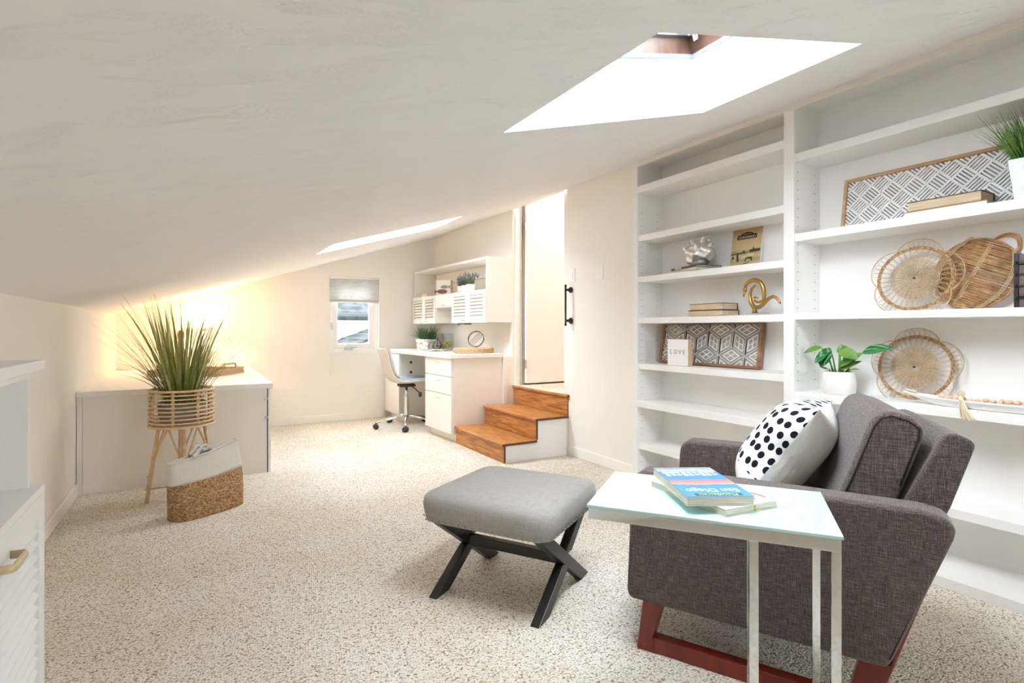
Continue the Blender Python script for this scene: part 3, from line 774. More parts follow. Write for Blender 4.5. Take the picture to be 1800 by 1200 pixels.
for sy in (-1, 1):
    for sx in (-1, 1):
        o = plank((sx*.225, sy*.235, 0), (-sx*.225, sy*.235, .322), .05, .04, (0,1,0)) if sx == 1 else None
        if o is None:
            o = plank((sx*.225, sy*.235, 0), (-sx*.018, sy*.235, .146), .05, .0398, (0,1,0))
            o.build('leg', M_blackwood, fs, bevel=.003)
            plank((.018, sy*.235, .176), (.225, sy*.235, .322), .05, .0398, (0,1,0)).build('leg_upper', M_blackwood, fs, bevel=.003)
        else: o.build('leg', M_blackwood, fs, bevel=.003)
box(-.02, .02, -.215, .215, .14, .182).build('stretcher', M_blackwood, fs, bevel=.003)

# ---- C-shaped side table
stb = thing('side_table', 'chrome side table with a white glass top next to the brown armchair', 'table', (1.207, 1.009, 0), -52.77)
box(-.292, .292, -.180, .180, .652, .660).build('glass_top', M_milk, stb, bevel=.0015)
for a in ((-.288,.288,-.176,-.156),(-.288,.288,.156,.176)): box(*a, .622, .652).build('rail', M_chrome, stb, bevel=.0012)
for a in ((-.288,-.268,-.156,.156),(.268,.288,-.156,.156),(.10,.118,-.156,.156)): box(*a, .622, .652).build('cross_rail', M_chrome, stb, bevel=.0012)
for x in (.100, .268):
    for y in (-.176, .156): box(x, x+.020, y, y+.020, .02, .622).build('leg', M_chrome, stb, bevel=.0012)
for y in (-.176, .156): box(.1, .288, y, y+.020, 0, .02).build('foot_rail', M_chrome, stb, bevel=.0012)
box(.268, .288, -.156, .156, 0, .02).build('foot_rail', M_chrome, stb, bevel=.0012)

# ---- books on the side table
def paperback(name, label, loc, rz, w, l, t, cover, pages, group=None, spine=None):
    b = thing(name, label, 'book', loc, rz, group)
    box(-w/2, w/2, -l/2, l/2, t-.0012, t).build('cover', cover, b)
    box(-w/2, w/2, -l/2, l/2, 0, .0012).build('cover', spine or cover, b)
    box(-w/2+.002, w/2-.001, -l/2+.002, l/2-.002, .0012, t-.0012).build('pages', pages, b)
    return b
def band_mat(name, stops, length, dist=0, axis=1):
    m = mat(name, (255,255,255), .35, coat=.2); t = m.node_tree; b = t.nodes['Principled BSDF']
    tc = nd(t, 'ShaderNodeTexCoord'); sp_ = nd(t, 'ShaderNodeSeparateXYZ')
    n = nd(t, 'ShaderNodeTexNoise'); n.inputs['Scale'].default_value = 60; n.inputs['Detail'].default_value = 5
    mp = nd(t, 'ShaderNodeMapping'); mp.inputs['Scale'].default_value = (1,.25,1)
    t.links.new(tc.outputs['Object'], mp.inputs[0]); t.links.new(mp.outputs[0], n.inputs[0]); t.links.new(tc.outputs['Object'], sp_.inputs[0])
    a = nd(t, 'ShaderNodeMath', operation='MULTIPLY_ADD'); t.links.new(sp_.outputs[axis], a.inputs[0]); a.inputs[1].default_value = 1/length; a.inputs[2].default_value = .5-dist*.5
    c = nd(t, 'ShaderNodeMath', operation='MULTIPLY_ADD'); t.links.new(n.outputs[0], c.inputs[0]); c.inputs[1].default_value = dist; t.links.new(a.outputs[0], c.inputs[2])
    r = ramp(t, c.outputs[0], stops); t.links.new(r.outputs[0], b.inputs['Base Color']); return m
M_sd = band_mat('blue_guidebook_cover', [(.0,(120,126,134)),(.14,(176,184,190)),(.2,(70,120,196)),(.3,(84,140,214)),(.44,(80,140,214)),(.5,(206,120,110)),(.6,(232,160,140)),(.64,(74,144,220)),(1,(88,160,232))], .29, .1)
ub = paperback('white_paperback', 'white paperback with a yellow edge mark lying under the blue guidebook', (1.226,1.017,.660), 174, .180, .285, .0185, M_white_card, M_pagew)
text('lettering', 'US', .075, M_red, ub, frameM((-.045,.085,.0186),(1,0,0),(0,1,0)), .0003)
box(-.012, -.009, .1415, .1435, 0, .019).build('edge_mark', M_yellow, ub)
sdb = paperback('guidebook', 'blue San Diego guidebook on top of the white paperback on the side table', (1.202,1.034,.679), 152, .172, .285, .023, M_sd, M_pagew, spine=M_white_card)
text('title', 'San Diego', .040, M_white_card, sdb, frameM((0,.088,.0232),(1,0,0),(0,1,0)), .0003, .86)
box(-.062, .060, .117, .134, .0228, .0232).build('title_strip', mat('dark_green_strip',(66,84,62),.5), sdb)
text('subtitle', 'PhotoSecrets', .0185, mat('pale_yellow_print',(240,232,160),.5), sdb, frameM((0,.126,.0234),(1,0,0),(0,1,0)), .0003)
yl_ = MB()
for k in range(5): yl_.box(.030+.010*k, .037+.010*k, -.092+.004*(k % 2), -.078, .0229, .0233)
yl_.build('yellow_print', mat('yellow_print',(230,222,120),.5), sdb)
tl_ = MB()
for k in range(9):
    for j in range(2): tl_.box(-.075+k*.017, -.075+k*.017+.012, -.068-.024*j, -.068-.024*j+.012+.004*(k%3), .0229, .0232)
tl_.build('skyline_print', mat('pale_print',(214,222,226),.5), sdb)

# ---- straw tote bag
bag = thing('straw_tote', 'straw tote bag, white above and brown below, slumped in front of the plant stand', 'bag', (.062, 3.845, 0), 31)
def bag_pt(t, h):
    # t angle around, h 0..1 height
    c, s_ = math.cos(t), math.sin(t); e = 3.0
    q = (abs(c)**e+abs(s_)**e)**(-1/e)
    wx = .218*(1-.03*h)+.012*math.sin(h*3); dy = .105*(1-.70*h)
    lean = .05*h*h
    x = c*q*wx+.012*h; y = s_*q*dy+lean+.006*math.sin(5*t)*h
    z = h*(.352+.03*c*q*h)-.0*h
    # slanted: right end is higher and a little pulled up
    z += .018*h*max(0, c)
    return Vector((x, y, max(z, 0)))
def bag_grid(h0, h1, nv, th=0):
    return MB().grid(lambda u, v: bag_pt(2*math.pi*u, h0+(h1-h0)*v), 56, nv, closeu=True)
bb = bag_grid(0, .60, 14)
bb.add([bag_pt(2*math.pi*i/56, 0)+Vector((0,0,.001)) for i in range(56)], [tuple(range(56))])
o = bb.build('lower_body', M_jute, bag, smooth=True); md = o.modifiers.new('solid','SOLIDIFY'); md.thickness = .008
o = bag_grid(.60, 1.0, 10).build('white_band', M_cotton, bag, smooth=True); md = o.modifiers.new('solid','SOLIDIFY'); md.thickness = .008
MB().tube([bag_pt(2*math.pi*i/56, 1.0) for i in range(56)], .006, 6, closed=True).build('rim', M_cotton, bag, smooth=True)
hp = []
for i in range(25):
    u = i/24
    hp.append((-.075+.17*u, .052+.03*math.sin(u*math.pi), .352+.045*math.sin(u*math.pi)*(1-.4*math.sin(u*9)**2)))
MB().tube(hp, .0095, 8).build('handle', M_cotton, bag, smooth=True)
hp2 = [(x, y-.035, z-.012) for x, y, z in hp]
MB().tube(hp2, .0095, 8).build('handle', M_cotton, bag, smooth=True)

# ---- rattan plant stand with its pot of grass
PS = (-.076, 4.212, 0)
ps = thing('rattan_plant_stand', 'pale rattan basket plant stand on splayed legs by the storage bench', 'plant stand', PS)
zt, zb_ = .722, .492
def circ(r, z, n=44): return [(r*math.cos(2*math.pi*i/n), r*math.sin(2*math.pi*i/n), z) for i in range(n)]
for k in range(10):
    z = zb_+(zt-zb_)*k/9; MB().tube(circ(.186, z), .0055 if k not in (0,9) else .008, 6, closed=True).build('hoop', M_rattan, ps, smooth=True)
MB().tube(circ(.173, zt-.004), .006, 6, closed=True).build('hoop', M_rattan, ps, smooth=True)
MB().tube(circ(.173, zb_+.002), .007, 6, closed=True).build('hoop', M_rattan, ps, smooth=True)
for k in range(8):
    a0 = R(255+45*k)
    mb = MB()
    for da in (-.022, .022):
        mb.tube([(.180*math.cos(a0+da), .180*math.sin(a0+da), zb_-.006), (.180*math.cos(a0+da), .180*math.sin(a0+da), zt+.005)], .0055, 6)
    for j in range(5):
        z = zb_+.02+(zt-zb_-.04)*j/4
        mb.tube([(.189*math.cos(a0-.05), .189*math.sin(a0-.05), z-.008), (.194*math.cos(a0), .194*math.sin(a0), z), (.189*math.cos(a0+.05), .189*math.sin(a0+.05), z+.008)], .003, 5)
    mb.build('upright', M_rattan, ps, smooth=True)
bs = MB()
for k in range(9):
    y = -.15+.30*k/8; hw_ = math.sqrt(.173**2-y*y); bs.tube([(-hw_, y, zb_), (hw_, y, zb_)], .0055, 6)
bs.build('base_slats', M_rattan, ps, smooth=True)
lega = [R(168+30.2*0), R(258), R(78), R(348)]
camdir = -30.25
for a in (185, 275, 95, 5):
    a = R(a); c, s_ = math.cos(a), math.sin(a)
    mb = MB()
    mb.tube([(.128*c, .128*s_, zb_), (.160*c, .160*s_, .27), (.196*c, .196*s_, 0.002)], [.011,.012,.0125], 8)
    for z, r_ in ((.17,.178),(.09,.192)):
        mb.tube([(r_*c+.014*math.cos(q), r_*s_+.014*math.sin(q), z+.006*math.sin(q*3)) for q in [i*.7 for i in range(19)]], .003, 5)
    mb.build('leg', M_rattan, ps, smooth=True)
    for sg in (-1, 1):
        b2 = a+sg*R(45); p0 = Vector((.166*c, .166*s_, .24)); p1 = Vector((.115*math.cos(b2), .115*math.sin(b2), zb_-.01))
        mid = (p0*.35+p1*.65)+Vector((c*.02, s_*.02, -.02))
        pts = [p0*(1-u)**2+mid*2*u*(1-u)+p1*u*u for u in [i/8 for i in range(9)]]
        MB().tube(pts, .0062, 6).build('arch', M_rattan, ps, smooth=True)
for q in (0, 1):
    a, b = (R(185), R(5)) if q == 0 else (R(275), R(95))
    MB().tube([(.19*math.cos(a), .19*math.sin(a), .09+q*.012), (.19*math.cos(b), .19*math.sin(b), .09+q*.012)], .006, 6).build('cross_stretcher', M_rattan, ps, smooth=True)

gp = thing('potted_grass', 'tall olive green grass in a grey pot inside the rattan stand', 'plant', (PS[0], PS[1], zb_+.0065))
MB().lathe([(.115,0),(.133,.06),(.140,.14),(.134,.143),(.126,.12),(.12,.115)], 32).build('pot', M_grey, gp, smooth=True)
MB().lathe([(.125,.108),(.12,.122)], 24).build('soil', M_soil, gp)
rnd = random.Random(3)
for k in range(74):
    a = rnd.random()*6.283; r_ = .085*rnd.random()**.6
    lean = .02+.34*rnd.random()**1.2
    MB().blade((r_*math.cos(a), r_*math.sin(a), .12), a+rnd.uniform(-.6,.6), lean, rnd.uniform(.46,.76), rnd.uniform(.014,.032), rnd.uniform(.0,.35), 6, rnd.uniform(-1.4,1.4)).build('blade', M_leafA, gp, smooth=True)
wz = MB()
for k in range(190):
    a = rnd.random()*6.283; r_ = .10*rnd.random()**.5
    wz.blade((r_*math.cos(a), r_*math.sin(a), .12), a+rnd.uniform(-.5,.5), .05+.55*rnd.random()**1.3, rnd.uniform(.42,.78), rnd.uniform(.003,.006), rnd.uniform(.05,.7), 6, rnd.uniform(-1.5,1.5))
stuff(wz.build('wiry_stems', M_leafB, gp, smooth=True))
for az, le, L, dr in ((149,.62,.56,1.15),(146,.55,.60,1.2),(154,.7,.48,.95),(158,.6,.5,.6),(160,.5,.46,.4)):
    MB().blade((-.05,.03,.125), R(az), le, L, .020, dr, 8).build('blade', M_leafA, gp, smooth=True)

# ---- table lamp, woven tray and ornament on the storage bench
tl = thing('table_lamp', 'lit table lamp with a pale drum shade behind the tall grass', 'lamp', (.0765, 6.42, .6975))
MB().lathe([(.0,.0),(.085,0),(.085,.012),(.03,.02),(.05,.06),(.075,.14),(.07,.22),(.035,.30),(.018,.34),(.015,.40)], 28).build('base', M_pot, tl, smooth=True)
MB().lathe([(.215,.425),(.195,.70)], 40, cap=False).build('shade', M_shade, tl, smooth=True)
MB().tube(circ(.215,.425), .003, 6, closed=True).tube(circ(.195,.70), .003, 6, closed=True).build('shade_ring', M_rope, tl)
MB().tube([(.0,0,.40),(0,0,.49)], .012, 8).tube([(-.19,0,.68),(.19,0,.68)], .003, 6).tube([(0,0,.49),(.04,0,.6),(0,0,.68)], .003, 6).build('fitting', M_steel, tl)
MB().ball((0,0,.54), .03, nu=14, nv=10).build('bulb', mat('lit_bulb',(255,240,210),.5,emit=((255,214,150),12)), tl, smooth=True)
pl_ = bpy.data.lights.new('lamp_bulb_light', 'POINT'); pl_.energy = 5.5; pl_.color = (1,.80,.52); pl_.shadow_soft_size = .045
po = bpy.data.objects.new('lamp_bulb_light', pl_); COL.objects.link(po); po.location = (.0765, 6.42, .697+.56); po.parent = None

bt = thing('woven_tray', 'rectangular woven rope tray with two bar handles on the storage bench', 'tray', (.02,5.835,.698), -30)
TW, TL = .31, .25
box(-TW, TW, -TL, TL, 0, .012).build('base', M_rope, bt)
for a in ((-TW,TW,-TL,-TL+.022),(-TW,TW,TL-.022,TL),(-TW,-TW+.022,-TL+.022,TL-.022),(TW-.022,TW,-TL+.022,TL-.022)):
    box(*a, .012, .034).build('rope_side', M_rope, bt, bevel=.008, seg=3); box(*a, .035, .058).build('rope_side', M_rope, bt, bevel=.008, seg=3)
for sx in (-1, 1):
    MB().tube([(sx*(TW-.011),-.11,.055),(sx*(TW-.011),-.10,.092),(sx*(TW-.011),-.08,.10),(sx*(TW-.011),.08,.10),(sx*(TW-.011),.10,.092),(sx*(TW-.011),.11,.055)], .008, 8).build('handle', M_rope, bt, smooth=True)
orn = thing('woven_bottle', 'slim woven brown bottle standing on the tray behind the tall grass', 'ornament', (-.115, 5.80, .711))
MB().lathe([(.04,0),(.05,.03),(.052,.12),(.04,.2),(.022,.26),(.02,.32),(.03,.335)], 20).build('body', M_rope, orn, smooth=True)
MB().ball((0,0,.36), .028, .028, .04).build('stopper', M_rattan3, orn, smooth=True)
gl_ = thing('glass_jar', 'small clear glass jar on the tray right of the tall grass', 'jar', (.19, 5.86, .711))
MB().lathe([(.04,0),(.045,.01),(.045,.09),(.03,.11),(.03,.13)], 20, cap=False).build('body', M_acrylic, gl_, smooth=True)

# ---- swivel chair at the desk
oc = thing('swivel_chair', 'armless swivel chair with a cream shell back and pale blue seat at the desk', 'chair', (2.095, 6.0, 0), -4)
prof = [(x+.035, z) for x, z in [(-.335,.905),(-.325,.86),(-.300,.76),(-.275,.66),(-.245,.585),(-.20,.535),(-.13,.515),(-.04,.512),(.06,.516),(.16,.520),(.215,.512),(.235,.495)]]
def shell(off, wk):
    def fn(u, v):
        t = v*(len(prof)-1); i = min(int(t), len(prof)-2); f_ = t-i
        x = prof[i][0]*(1-f_)+prof[i+1][0]*f_; z = prof[i][1]*(1-f_)+prof[i+1][1]*f_
        dx = prof[i+1][0]-prof[i][0]; dz = prof[i+1][1]-prof[i][1]; L = math.hypot(dx, dz); nx_, nz_ = -dz/L, dx/L   # towards the sitter / up
        a = 2*u-1; w = wk*(.205 if v < .3 else .205+.02*min(1,(v-.3)*3))
        w *= (1-.10*max(0, 1-v*8)**2)
        y = a*w*(1-.0*a*a)
        curl = .035*abs(a)**2.5
        return Vector((x+nx_*(off+curl), y, z+nz_*(off+curl)))
    return fn
o = MB().grid(shell(0,1), 16, 40).build('shell', M_shell, oc, smooth=True); md = o.modifiers.new('solid','SOLIDIFY'); md.thickness = .016; md.offset = 1
def seatpad(u, v):
    f = shell(.018,.93); return f(u, .44+.54*v)
o = MB().grid(seatpad, 14, 20).build('seat_pad', M_seat, oc, smooth=True); md = o.modifiers.new('solid','SOLIDIFY'); md.thickness = .02; md.offset = -1
def backpad(u, v):
    f = shell(.018,.93); return f(u, .02+.40*v)
o = MB().grid(backpad, 14, 20).build('back_pad', M_shell, oc, smooth=True); md = o.modifiers.new('solid','SOLIDIFY'); md.thickness = .016; md.offset = -1
box(-.09, .09, -.07, .07, .462, .490).build('mechanism', M_blackplastic, oc, bevel=.006)
MB().tube([(.02,-.05,.475),(.06,-.15,.45),(.10,-.19,.40)], .006, 6).ball((.105,-.195,.385), .02, .014, .03).build('lever', M_blackplastic, oc, smooth=True)
MB().lathe([(.016,.30),(.016,.465)], 14).build('piston', M_chrome, oc, smooth=True)
MB().lathe([(.03,.10),(.027,.12),(.026,.34),(.030,.345),(.030,.36),(.02,.365)], 18).build('gas_column', M_chrome, oc, smooth=True)
for k in range(5):
    a = R(181+72*k); c, s_ = math.cos(a), math.sin(a)
    MB().tube([(.02*c,.02*s_,.13),(.12*c,.12*s_,.115),(.345*c,.345*s_,.072)], [.02,.019,.013], 8, flat=.75).build('base_arm', M_chrome, oc, smooth=True)
    cm_ = Matrix.Translation((.35*c, .35*s_, .03)) @ Matrix.Rotation(a+.9*k, 4, 'Z')
    w = MB()
    for sy in (-.016, .016):
        w.lathe([(.012,-.010),(.028,-.009),(.030,0),(.028,.009),(.012,.010)], 14, M=cm_ @ Matrix.Translation((0,sy,0)) @ Matrix.Rotation(R(90),4,'X'))
    w.tube([(0,0,0),(0,0,.045)], .006, 6, M=cm_)
    w.build('caster', M_blackplastic, oc, smooth=True)

# ---- on the desk
def L2(x, y, z): return M2 @ Vector((x, y, z))
DZ = .8695
tp = thing('round_woven_stand', 'round woven cane stand at the near end of the desk', 'stand', L2(-.30,.30,DZ))
MB().lathe([(.205,0),(.213,.006),(.215,.025),(.213,.046),(.19,.050),(.0,.050)], 40, cap=True).build('body', M_rope, tp, smooth=True)
for k in range(4): MB().tube(circ(.214,.008+.0115*k), .006, 6, closed=True).build('braid', M_rope, tp, smooth=True)
ob = thing('wire_orb', 'dark metal band orb sculpture resting on the round woven stand', 'ornament', L2(-.25,.33,DZ+.052+.092))
dirn = Vector((.60,-.36,.72)).normalized()
for k, nv0 in enumerate(((-.40,-.80,.10), (-.62,-.66,-.22), (-.55,-.60,.42))):
    zq = (Vector(nv0)-dirn*Vector(nv0).dot(dirn)*(.6 if k else 0)).normalized(); xq = zq.orthogonal().normalized(); yq = zq.cross(xq)
    def band(u, v):
        a = 2*math.pi*u; r_ = .088; return xq*r_*math.cos(a)+yq*r_*math.sin(a)+zq*(v-.5)*.011
    o = MB().grid(band, 40, 1, closeu=True).build('band', M_black, ob, smooth=True); md = o.modifiers.new('solid','SOLIDIFY'); md.thickness = .003
sdv = Vector((-.3,-.5,0)).cross(dirn).normalized()
for k in range(4):
    off = sdv*(.016*(k-1.5)); MB().tube([off-dirn*.090, off+dirn*.090], .0022, 6).build('rod', M_black, ob)
dp = thing('tufted_grass_pot', 'dark green tufted grass in a square patterned white pot on the desk', 'plant', L2(-.30,1.50,DZ), 30)
MB().add([(-.085,-.085,0),(.085,-.085,0),(.085,.085,0),(-.085,.085,0),(-.10,-.10,.125),(.10,-.10,.125),(.10,.10,.125),(-.10,.10,.125)],[(3,2,1,0),(0,1,5,4),(1,2,6,5),(2,3,7,6),(3,0,4,7),(4,5,6,7)]).build('pot', M_concretepot, dp, bevel=.004)
g_ = MB()
for k in range(330):
    a = rnd.random()*6.283; r_ = .08*rnd.random()**.5
    g_.blade((r_*math.cos(a), r_*math.sin(a), .122), a+rnd.uniform(-.5,.5), .1+1.0*rnd.random(), rnd.uniform(.12,.25), rnd.uniform(.006,.011), rnd.uniform(.3,1.3), 5)
stuff(g_.build('grass', M_leafD, dp, smooth=True))
pf = tag(box(-.008,.008,-.07,.07,0,.20).build('dark_picture_frame', mat('dark_grey_frame',(92,86,82),.6), loc=L2(-.13,1.72,DZ), rot=(0,R(3),R(RZ+12))), 'dark grey picture frame standing behind the tufted grass pot', 'picture frame')
box(.0081,.009,-.055,.055,.015,.185).build('mat_board', M_white_card, pf)
gv = thing('glass_box_vase', 'clear glass block vase with yellow flowers behind the wire terrarium', 'vase', L2(-.17,1.18,DZ), 20)
vb = MB()
for a in ((-.06,.06,-.045,-.042),(-.06,.06,.042,.045),(-.06,-.057,-.042,.042),(.057,.06,-.042,.042)): vb.box(*a, 0, .20)
vb.box(-.057,.057,-.042,.042,0,.008).build('glass', M_acrylic, gv)
fl = MB()
for k in range(26):
    fl.ball((rnd.uniform(-.04,.04), rnd.uniform(-.028,.028), rnd.uniform(.03,.105)), .013, nu=7, nv=5)
stuff(fl.build('flowers', M_amber, gv, smooth=True))
wt = thing('wire_terrarium', 'small geometric black wire terrarium in front of the glass vase', 'ornament', L2(-.30,1.20,DZ+.003))
ring1 = [Vector((.06*math.cos(R(60*k)), .06*math.sin(R(60*k)), .045)) for k in range(6)]
top_ = Vector((.01,0,.155)); botr = [Vector((.03*math.cos(R(60*k+30)), .03*math.sin(R(60*k+30)), 0)) for k in range(6)]
for k in range(6):
    w = MB().tube([ring1[k], ring1[(k+1)%6]], .0025, 5).tube([ring1[k], top_], .0025, 5).tube([botr[k], botr[(k+1)%6]], .0025, 5).tube([botr[k], ring1[k]], .0025, 5).tube([botr[k], ring1[(k+1)%6]], .0025, 5)
    w.build('wire', M_black, wt)
wt2 = MB().ball((0,0,.02), .024, .024, .015).build('moss', M_amber, wt, smooth=True)
mg = thing('open_magazine', 'open white magazine lying on the desk in front of the plant pot', 'magazine', L2(-.44,.98,DZ), 14)
def page(sg):
    return MB().grid(lambda u, v: Vector((sg*.19*u, -.13+.26*v, .0025+.012*math.sin(min(1,u*1.25)*math.pi)**1.0*(1-.3*u))), 12, 1)
for sg in (-1, 1):
    o = page(sg).build('page_block', M_white_card, mg, smooth=True); md = o.modifiers.new('solid','SOLIDIFY'); md.thickness = .003; md.offset = 0
pr_ = MB()
for sg, x0, x1, y0, y1 in ((1,.07,.15,-.05,.06),(-1,.05,.14,.0,.09)):
    u0 = .0165
    pr_.box(min(sg*x0,sg*x1), max(sg*x0,sg*x1), y0, y1, u0-.002, u0-.0005)
pr_.build('printed_picture', mat('magazine_print',(196,196,200),.6), mg)

# ---- on the wall cabinet shelf
HZ = 1.5285
fb = thing('fish_block', 'white wooden block sign with two printed fish on the wall cabinet shelf', 'sign', L2(-.20,1.20,HZ), RZ+46)
box(-.04, .05, -.092, .092, 0, .185).build('block', mat('pale_wood_block',(222,196,160),.7), fb, bevel=.003)
box(-.0425, -.0402, -.090, .090, .002, .183).build('face', M_white_card, fb)
def fish(y, z, s_, sg, m):
    pts = []
    for i in range(20):
        a = math.pi*2*i/20; pts.append((y+sg*s_*math.cos(a)*.5, z+s_*.21*math.sin(a)*(1 if abs(math.cos(a)) < .95 else .6)))
    mb = MB().prism([(p[0], p[1]) for p in pts], 'x', -.0440, -.0427)
    ty = y-sg*s_*.48
    mb.prism([(ty,z+.008),(ty-sg*.034,z+.026),(ty-sg*.024,z),(ty-sg*.034,z-.026),(ty,z-.008)], 'x', -.0440, -.0427)
    mb.build('fish_print', m, fb)
fish(-.012, .100, .098, 1, M_fishgrey); fish(.018, .045, .132, -1, M_fishred)
for k, (dy, w_, t_) in enumerate(((0,.10,.018),(.008,.085,.016))):
    b = thing('thin_white_book', ['lower pale book lying left of the fish block','upper pale book lying left of the fish block'][k], 'book', L2(-.22,1.56+dy,HZ+.0185*k), RZ, 'pale books on the wall cabinet shelf')
    box(-.09, .09, -w_, w_, 0, t_).build('pages', M_pagew, b); box(-.092, .092, -w_-.002, w_+.002, t_, t_+.0018).build('cover', M_white_card, b)
    box(-.092, .092, -w_-.002, w_+.002, -.0, .0004).build('cover', M_white_card, b)
for k, (yy, xx, lab) in enumerate(((.80,-.19,'leftmost small white pot of lavender on the wall cabinet shelf'),(.67,-.20,'middle small white pot of lavender on the wall cabinet shelf'),(.50,-.22,'rightmost and largest small white pot of lavender on the wall cabinet shelf'))):
    lv = thing('lavender_pot', lab, 'plant', L2(xx,yy,HZ), 0, 'lavender pots on the wall cabinet shelf')
    rr = .045 if k < 2 else .056
    MB().lathe([(rr*.85,0),(rr,.085)], 18).build('pot', M_pot, lv, smooth=True)
    lm = MB(); fm = MB()
    for q in range(46):
        a = rnd.random()*6.283; r_ = rr*.8*rnd.random()**.5; le = .05+.45*rnd.random(); L = rnd.uniform(.06,.15)
        b = Vector((r_*math.cos(a), r_*math.sin(a), .084))
        lm.blade(b, a, le*.6, L, .008, .15, 3)
        if q % 3 == 0:
            d = Vector((math.cos(a)*math.sin(le+.1), math.sin(a)*math.sin(le+.1), math.cos(le+.1)))
            for j in range(4): fm.ball(b+d*(L*.75+.012*j), .0075-.001*j, nu=6, nv=4)
    stuff(lm.build('leaves', mat('lavender_leaf',(84,104,66),.6) if k == 0 else bpy.data.materials['lavender_leaf'], lv)); stuff(fm.build('flowers', M_lav, lv, smooth=True))

# ================================================================== THINGS ON THE BOOKCASE (local x goes into the shelf, y along the wall, z up)
def bar2(mb, p, q, w, rect, x0, x1):
    y0, y1, z0, z1 = rect; t0, t1 = 0., 1.; dy, dz = q[0]-p[0], q[1]-p[1]
    for pp, qq in ((-dy, p[0]-y0), (dy, y1-p[0]), (-dz, p[1]-z0), (dz, z1-p[1])):
        if abs(pp) < 1e-12:
            if qq < 0: return
            continue
        r_ = qq/pp
        if pp < 0: t0 = max(t0, r_)
        else: t1 = min(t1, r_)
    if t1-t0 < 1e-3: return
    a = (p[0]+dy*t0, p[1]+dz*t0); b = (p[0]+dy*t1, p[1]+dz*t1)
    L = math.hypot(b[0]-a[0], b[1]-a[1]); 
    if L < .002: return
    n_ = (-(b[1]-a[1])/L*w/2, (b[0]-a[0])/L*w/2)
    mb.prism([(a[0]+n_[0],a[1]+n_[1]),(b[0]+n_[0],b[1]+n_[1]),(b[0]-n_[0],b[1]-n_[1]),(a[0]-n_[0],a[1]-n_[1])], 'x', x0, x1)

def picture_panel(name, label, loc, tilt, hw, hh, fw, mframe, mback):
    p = thing(name, label, 'wall decor', loc); p.rotation_euler = (0, R(tilt), 0)
    for a in ((-hw,hw,0,fw),(-hw,hw,hh-fw,hh)): box(-.03, 0, *a).build('frame_rail', mframe, p, bevel=.002)
    for a in ((-hw,-hw+fw,fw,hh-fw),(hw-fw,hw,fw,hh-fw)): box(-.03, 0, *a).build('frame_stile', mframe, p, bevel=.002)
    box(-.008, -.002, -hw+fw, hw-fw, fw, hh-fw).build('backing', mback, p)
    return p, (-hw+fw, hw-fw, fw, hh-fw)
M_fret = mat('white_fretwork', (244,242,240), .6)
# lower left bay: tumbling-block fretwork
fp, rc = picture_panel('fretwork_panel', 'brown framed white cube-pattern fretwork panel behind the square word block', (3.07, 2.582, .8635), 9.5, .424, .308, .018, M_frameoak, mat('taupe_backing',(176,169,162),.8))
fr = MB(); A = .117; hx = A*math.sqrt(3)
for i in range(-4, 5):
    for j in range(-2, 4):
        cx = (i+.5*(j % 2))*hx; cz = .02+j*1.5*A
        hexv = [(cx+A*math.cos(R(90+60*k)), cz+A*math.sin(R(90+60*k))) for k in range(6)]
        for k in (0, 2, 4):
            rh = [(cx, cz), hexv[k], hexv[(k+1) % 6], hexv[(k+2) % 6]]
            rh = [(cx, cz), hexv[(k+5) % 6], hexv[k], hexv[(k+1) % 6]]
            mc = (sum(q[0] for q in rh)/4, sum(q[1] for q in rh)/4)
            def ins(s_): return [(mc[0]+(q[0]-mc[0])*s_, mc[1]+(q[1]-mc[1])*s_) for q in rh]
            for s_, wd in ((1.0, .007), (.64, .006)):
                rr = ins(s_)
                for m_ in range(4): bar2(fr, rr[m_], rr[(m_+1) % 4], wd, rc, -.016, -.008)
            rr = ins(.64)
            for u in (0, 1):
                a = ((rr[u][0]+rr[u+1][0])/2, (rr[u][1]+rr[u+1][1])/2); b = ((rr[u+2][0]+rr[(u+3) % 4][0])/2, (rr[u+2][1]+rr[(u+3) % 4][1])/2)
                bar2(fr, a, b, .0055, rc, -.016, -.008)
stuff(fr.build('fretwork', M_fret, fp))
# upper right bay: basket-weave fretwork
fp2, rc2 = picture_panel('fretwork_panel', 'pale wood framed white basket-weave fretwork panel on the upper right shelf', (3.08, 1.275, 1.6485), 9, .389, .290, .016, M_framepale, mat('grey_backing',(150,154,160),.8))
fr = MB(); T = .072
for i in range(-9, 10):
    for j in range(-9, 10):
        cy = (i-j)*T/math.sqrt(2); cz = .13+(i+j)*T/math.sqrt(2)
        if abs(cy) > .46 or cz < -.08 or cz > .38: continue
        c, s_ = math.cos(R(45)), math.sin(R(45))
        def rt(a, b): return (cy+a*c-b*s_, cz+a*s_+b*c)
        h_ = T/2
        for a, b in (((-h_,-h_),(h_,-h_)),((-h_,-h_),(-h_,h_))): bar2(fr, rt(*a), rt(*b), .011, rc2, -.017, -.008)
        for k in range(4):
            o_ = -h_+T*(k+1)/5
            if (i+j) % 2: bar2(fr, rt(-h_, o_), rt(h_, o_), .0075, rc2, -.016, -.008)
            else: bar2(fr, rt(o_, -h_), rt(o_, h_), .0075, rc2, -.016, -.008)
stuff(fr.build('fretwork', M_fret, fp2))

lb = thing('word_block', 'square white wooden block lettered LOVE in front of the brown framed panel', 'sign', (2.918, 2.702, .8635))
box(.004, .046, -.094, .094, 0, .186).build('block', mat('raw_wood_block',(206,176,140),.7), lb, bevel=.002)
box(0, .004, -.092, .092, .002, .184).build('face', M_white_card, lb, bevel=.001)
text('lettering', 'L O V E', .044, M_lettergrey, lb, frameM((-.0006, 0, .095), (0,-1,0), (0,0,1)), .0006, .95)

